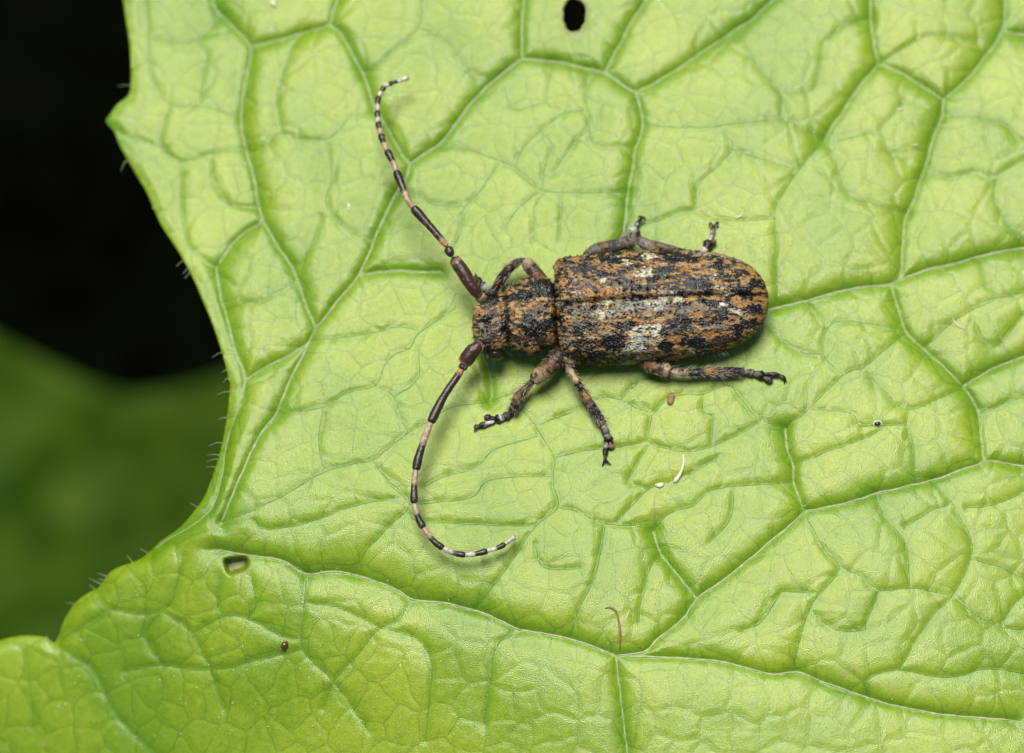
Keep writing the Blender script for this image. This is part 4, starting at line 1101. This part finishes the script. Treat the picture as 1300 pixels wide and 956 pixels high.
# near fore leg
leg(([(712,446),(703,460),(690,472),(676,484)], [.30, .34, .34, .30], [(0, .10), (.35, .112), (.75, .10), (.95, .08), (1, .05)], [(0, L_BRN * .5), (.3, L_BRN), (.6, L_OR * .7), (.82, L_PALE), (.95, L_PALE * .8), (1, L_BLK)]),
    ([(676,484),(668,493),(659,503),(654,514),(650,523)], [.27, .25, .21, .15, .10], [(0, .04), (.25, .05), (.6, .068), (1, .06)], [(0, A_RED), (.15, A_RED), (.25, L_OR * .8), (.36, L_BLK), (.44, L_BLK), (.55, L_OR * .7), (.68, L_BRN), (.8, L_BLK), (1, L_BLK)]),
    [([(650,523),(644,527),(640,530)], [.09, .07, .07], lobe(.05), two(L_BLK, L_BLK * 2)),
     ([(641,529),(634,531),(629,533)], [.07, .06, .06], lobe(.055), two(L_WHT, L_BLK, .5)),
     ([(631,532),(622,532),(616,529)], [.06, .05, .07], lobe(.05), two(L_BLK, L_BLK * 2)),
     ([(627,535),(617,538),(608,541)], [.06, .05, .055], lobe(.036), two(L_WHT, L_BLK, .62))],
    [([(609,541),(604,543),(602,549)], [.055, .06, .02]), ([(609,541),(604,540),(601,543)], [.055, .06, .02])], 'near front leg with brown thigh and black foot')
# near mid leg
leg(([(728,440),(724,452),(719,461)], [.30, .34, .32], [(0, .10), (.5, .11), (.85, .095), (1, .06)], [(0, L_BRN * .4), (.5, L_BRN), (.75, L_PALE), (.95, L_PALE), (1, A_RED)]),
    ([(719,462),(726,474),(735,490),(745,506),(755,522),(765,538)], [.33, .32, .27, .21, .15, .10], [(0, .035), (.2, .042), (.5, .055), (.85, .062), (1, .058)],
     [(0, A_RED * .8), (.12, L_PALE), (.26, L_PALE), (.32, L_BLK), (.41, L_BLK), (.47, L_OR), (.56, L_OR), (.63, L_BLK * 1.5), (.93, L_BLK), (1, L_GRY * .6)]),
    [([(765,538),(768,546),(770,552)], [.09, .07, .065], lobe(.05), two(L_GRY, L_GRY * .4)),
     ([(769,550),(772,557),(773,561)], [.065, .055, .055], lobe(.058), two(L_GRY * .6, L_BLK)),
     ([(773,558),(775,564),(776,569)], [.055, .05, .06], lobe(.045), two(L_BLK, L_PALE, .7)),
     ([(771,559),(769,569),(768,578)], [.06, .055, .055], lobe(.034), two(L_GRY, L_BLK, .5))],
    [([(768,578),(767,585),(764,592)], [.055, .06, .015]), ([(768,578),(770,585),(776,590)], [.055, .06, .015])], 'near middle leg stretched towards the viewer', 150)
# near hind leg
leg(([(812,452),(826,463),(840,468),(852,471)], [.22, .22, .21, .20], [(0, .07), (.3, .10), (.7, .10), (.93, .085), (1, .05)], [(0, L_BRN * .4), (.35, L_OR * .6), (.55, L_OR * .7), (.68, L_BLK), (.82, L_PALE), (.95, L_PALE), (1, A_RED)]),
    ([(851,472),(866,473),(880,473),(910,472),(944,472)], [.20, .20, .18, .14, .09], [(0, .035), (.2, .048), (.5, .055), (.85, .062), (1, .055)],
     [(0, L_PALE * .8), (.20, L_PALE), (.25, L_BLK * 1.5), (.43, L_BLK * 1.5), (.47, L_OR), (.60, L_OR), (.65, L_BLK * 1.6), (.95, L_BLK), (1, L_GRY * .5)]),
    [([(944,472),(952,473),(958,474)], [.08, .065, .06], lobe(.048), two(L_GRY, L_GRY * .6)),
     ([(957,474),(965,476),(970,477)], [.06, .055, .055], lobe(.056), two(L_GRY * .4, L_BLK)),
     ([(968,478),(974,481),(980,483)], [.055, .05, .055], lobe(.046), two(L_BLK, L_PALE * .5, .75)),
     ([(970,475),(980,475),(989,476)], [.06, .06, .06], lobe(.03), two(L_BLK, L_BLK * 2))],
    [([(988,476),(995,478),(999,486)], [.06, .065, .015]), ([(988,476),(995,481),(996,488)], [.06, .06, .01])], 'near hind leg lying back beside the wing case', 190)
# far fore leg
leg(([(692,364),(682,350),(674,340),(667,331)], [.34, .40, .40, .38], [(0, .09), (.4, .095), (.8, .085), (.95, .075), (1, .05)], [(0, L_BRN * .5), (.3, L_OR * .6), (.5, L_BRN), (.65, L_BLK), (.8, L_PALE * .8), (1, L_PALE)]),
    ([(667,330),(656,333),(645,343),(636,355),(629,368)], [.38, .35, .28, .20, .12], [(0, .03), (.25, .05), (.6, .065), (1, .06)], [(0, L_BLK * 2), (.4, L_BRN * .6), (.6, L_BLK * 2), (.8, L_BRN * .5), (1, L_BLK)]),
    [([(629,368),(622,368),(617,366)], [.11, .08, .07], lobe(.05), two(L_BLK, L_GRY)),
     ([(618,367),(613,363),(610,360)], [.07, .06, .06], lobe(.055), two(L_WHT * .7, L_BLK)),
     ([(612,362),(608,357),(605,353)], [.06, .06, .06], lobe(.045), two(L_BLK, L_BLK * 2))],
    [([(606,354),(603,351),(601,354)], [.06, .07, .02]), ([(606,354),(604,349),(603,347)], [.06, .06, .02])], 'far front leg bent beside the head')
# far mid leg
leg(([(742,330),(756,318),(776,313),(796,308)], [.26, .30, .30, .28], [(0, .07), (.3, .085), (.75, .085), (.95, .08), (1, .05)], [(0, L_GRY * .25), (.3, L_GRY * .35), (.5, L_OR * .5), (.6, L_GRY * .25), (.9, L_GRY * .4), (1, L_PALE)]),
    ([(797,314),(796,308),(798,302),(800,297)], [.30, .30, .22, .14], [(0, .06), (.4, .075), (.8, .07), (1, .055)], [(0, L_BRN), (.3, L_BLK), (.55, L_PALE), (.8, L_GRY), (1, L_WHT)]),
    [([(800,299),(803,294),(804,291)], [.12, .10, .09], lobe(.06), two(L_GRY, L_WHT)),
     ([(805,296),(809,295),(812,294)], [.09, .08, .08], lobe(.045), two(L_BLK, L_PALE * .6)),
     ([(804,292),(808,286),(812,280)], [.09, .08, .08], lobe(.03), two(L_WHT * .8, L_BLK, .7))],
    [([(812,281),(817,276),(820,281)], [.08, .10, .02]), ([(812,281),(814,275),(809,276)], [.08, .10, .02])], 'far middle leg with grey knee behind the wing case', 110)
# far hind leg
leg(([(838,330),(828,316),(818,309),(810,305)], [.24, .25, .25, .24], [(0, .07), (.4, .08), (.8, .075), (1, .05)], [(0, L_BLK * 2), (.4, L_OR * .6), (.7, L_GRY * .7), (1, L_GRY * .5)]),
    ([(812,306),(835,312),(862,320),(884,326)], [.23, .20, .16, .12], [(0, .04), (.3, .055), (.7, .06), (1, .055)], [(0, L_GRY * .35), (.3, L_GRY * .3), (.5, L_OR * .7), (.7, L_BLK * 1.5), (1, L_GRY)]),
    [([(884,326),(892,320),(896,316)], [.12, .10, .09], lobe(.055), two(L_GRY, L_WHT * .8)),
     ([(895,318),(899,310),(901,306)], [.09, .08, .08], lobe(.065), two(L_BLK * 2, L_BLK)),
     ([(902,309),(906,307),(908,305)], [.08, .08, .08], lobe(.035), two(L_BLK, L_OR * .7)),
     ([(901,306),(904,296),(906,287)], [.08, .07, .07], lobe(.03), two(L_WHT * .9, L_BLK, .62))],
    [([(906,288),(902,283),(900,289)], [.07, .09, .02]), ([(906,288),(911,282),(911,290)], [.07, .09, .02])], 'far hind leg showing its foot past the wing case', 90)

# ------------------------------------------------------------------ small litter on the leaf
M_STRAW = plain_material('white_fibre', (0.58, 0.56, 0.42), 0.45, 0.5, 0.12, 8, 0.002)
M_CHAFF = plain_material('brown_chaff', (0.22, 0.12, 0.05), 0.5, 0.4, 0.35, 25, 0.006)
M_EGG = plain_material('brown_egg', (0.075, 0.030, 0.012), 0.22, 0.6, 0.3, 20, 0.002)
M_RIM = plain_material('pale_scale', (0.52, 0.52, 0.36), 0.4, 0.5, 0.15, 20, 0.004)
M_DARK = plain_material('dark_bead', (0.012, 0.011, 0.011), 0.15, 0.7, 0.2, 20, 0.001)
def strand(name, pts, rads, mat, label, cat, h=.008, flat=1.0):
    pts = np.asarray(pts, float); sp = smooth_path(pts, 1.2)
    s = np.linspace(0, 1, len(sp)); r = np.interp(s, [a for a, b in rads], [b for a, b in rads])
    w = P(sp[:, 0], sp[:, 1], leaf_z(sp[:, 0], sp[:, 1]) + h + r * .6)
    O = w[0]
    v, f, _ = tube_geo(w - O, r, 8, flat)
    o = add(name, mesh_np(name, v, f), mat); o.location = O
    return tag(o, label, cat)
strand('plant_fibre', [(867,577),(868,585),(866.5,594),(862,604),(856,612)], [(0, .008), (.2, .014), (.6, .017), (.9, .032), (1, .02)], M_STRAW, 'curved white fibre with thick lower end lying on leaf below beetle', 'fibre')
strand('seed_chaff', [(832,615),(837,616),(843,614)], [(0, .01), (.4, .036), (.8, .03), (1, .008)], M_RIM, 'tiny pale cream scale beside the curved white fibre', 'debris', flat=.6)
strand('brown_thread', [(768,772),(775,771),(782,776),(785,786),(787,800),(787,823)], [(0, .006), (.15, .015), (.35, .010), (.7, .017), (1, .008)], M_CHAFF, 'brown hooked withered thread near the bottom of the leaf', 'thread')
strand('brown_chaff', [(853,499),(852,505),(850,513)], [(0, .02), (.3, .045), (.8, .042), (1, .025)], M_CHAFF, 'small reddish brown flake on leaf below the hind leg', 'debris', flat=.5)
strand('white_fleck', [(442,258),(443,262),(444,268)], [(0, .006), (.4, .02), (.7, .014), (1, .005)], M_RIM, 'small white fleck left of the upper antenna', 'debris', flat=.5)
strand('white_fleck', [(1138,139),(1143,138),(1147,137)], [(0, .006), (.5, .015), (1, .005)], M_RIM, 'small white fleck on leaf near upper right, higher of two', 'debris', flat=.5)
strand('white_fleck', [(1158,184),(1162,184),(1166,183)], [(0, .006), (.5, .012), (1, .004)], M_RIM, 'small white fleck on leaf near upper right, lower of two', 'debris', flat=.5)
strand('white_fleck', [(934,277),(939,275),(943,270)], [(0, .006), (.5, .012), (1, .004)], M_RIM, 'small white fleck on leaf beside the far hind foot', 'debris', flat=.5)
strand('white_hair', [(1209,403),(1213,410),(1220,416),(1226,418)], [(0, .005), (.5, .009), (1, .004)], M_STRAW, 'thin white curved hair on leaf at right', 'fibre')
strand('yellow_fleck', [(344,0),(347,4),(350,8)], [(0, .012), (.5, .04), (1, .012)], M_RIM, 'pale yellow fleck at the top edge of the photo', 'debris', flat=.5)
def bead(name, u, v, r, ratio, mat, label, cat, rot=0.0, rim=None):
    O = P(u, v, leaf_z(u, v) + r * .45)
    vv, qf = ball(np.zeros(3), r, r * ratio, r * .7, 14, rot)
    o = add(name, mesh_np(name, vv, qf), mat); o.location = O
    if rim is not None:
        a = np.linspace(0, 2 * np.pi, 25)
        pth = np.stack([np.cos(a) * r * 1.12, np.sin(a) * r * 1.12 * ratio, np.full(25, -r * .1)], -1)
        c, s = math.cos(rot), math.sin(rot)
        pth[:, :2] = pth[:, :2] @ np.array([[c, s], [-s, c]])
        vv, f, _ = tube_geo(pth, r * .16 * (1 + .8 * np.sin(a)), 8)
        add('rim', mesh_np('rim', vv, f), rim, o)
    return tag(o, label, cat)
bead('insect_egg', 361, 819, .058, .72, M_EGG, 'tiny glossy brown egg at lower left of the leaf', 'egg', .9)
bead('insect_egg', 1114, 538, .044, .7, M_DARK, 'tiny black bead with white rim at right of the beetle', 'egg', .1, M_RIM)
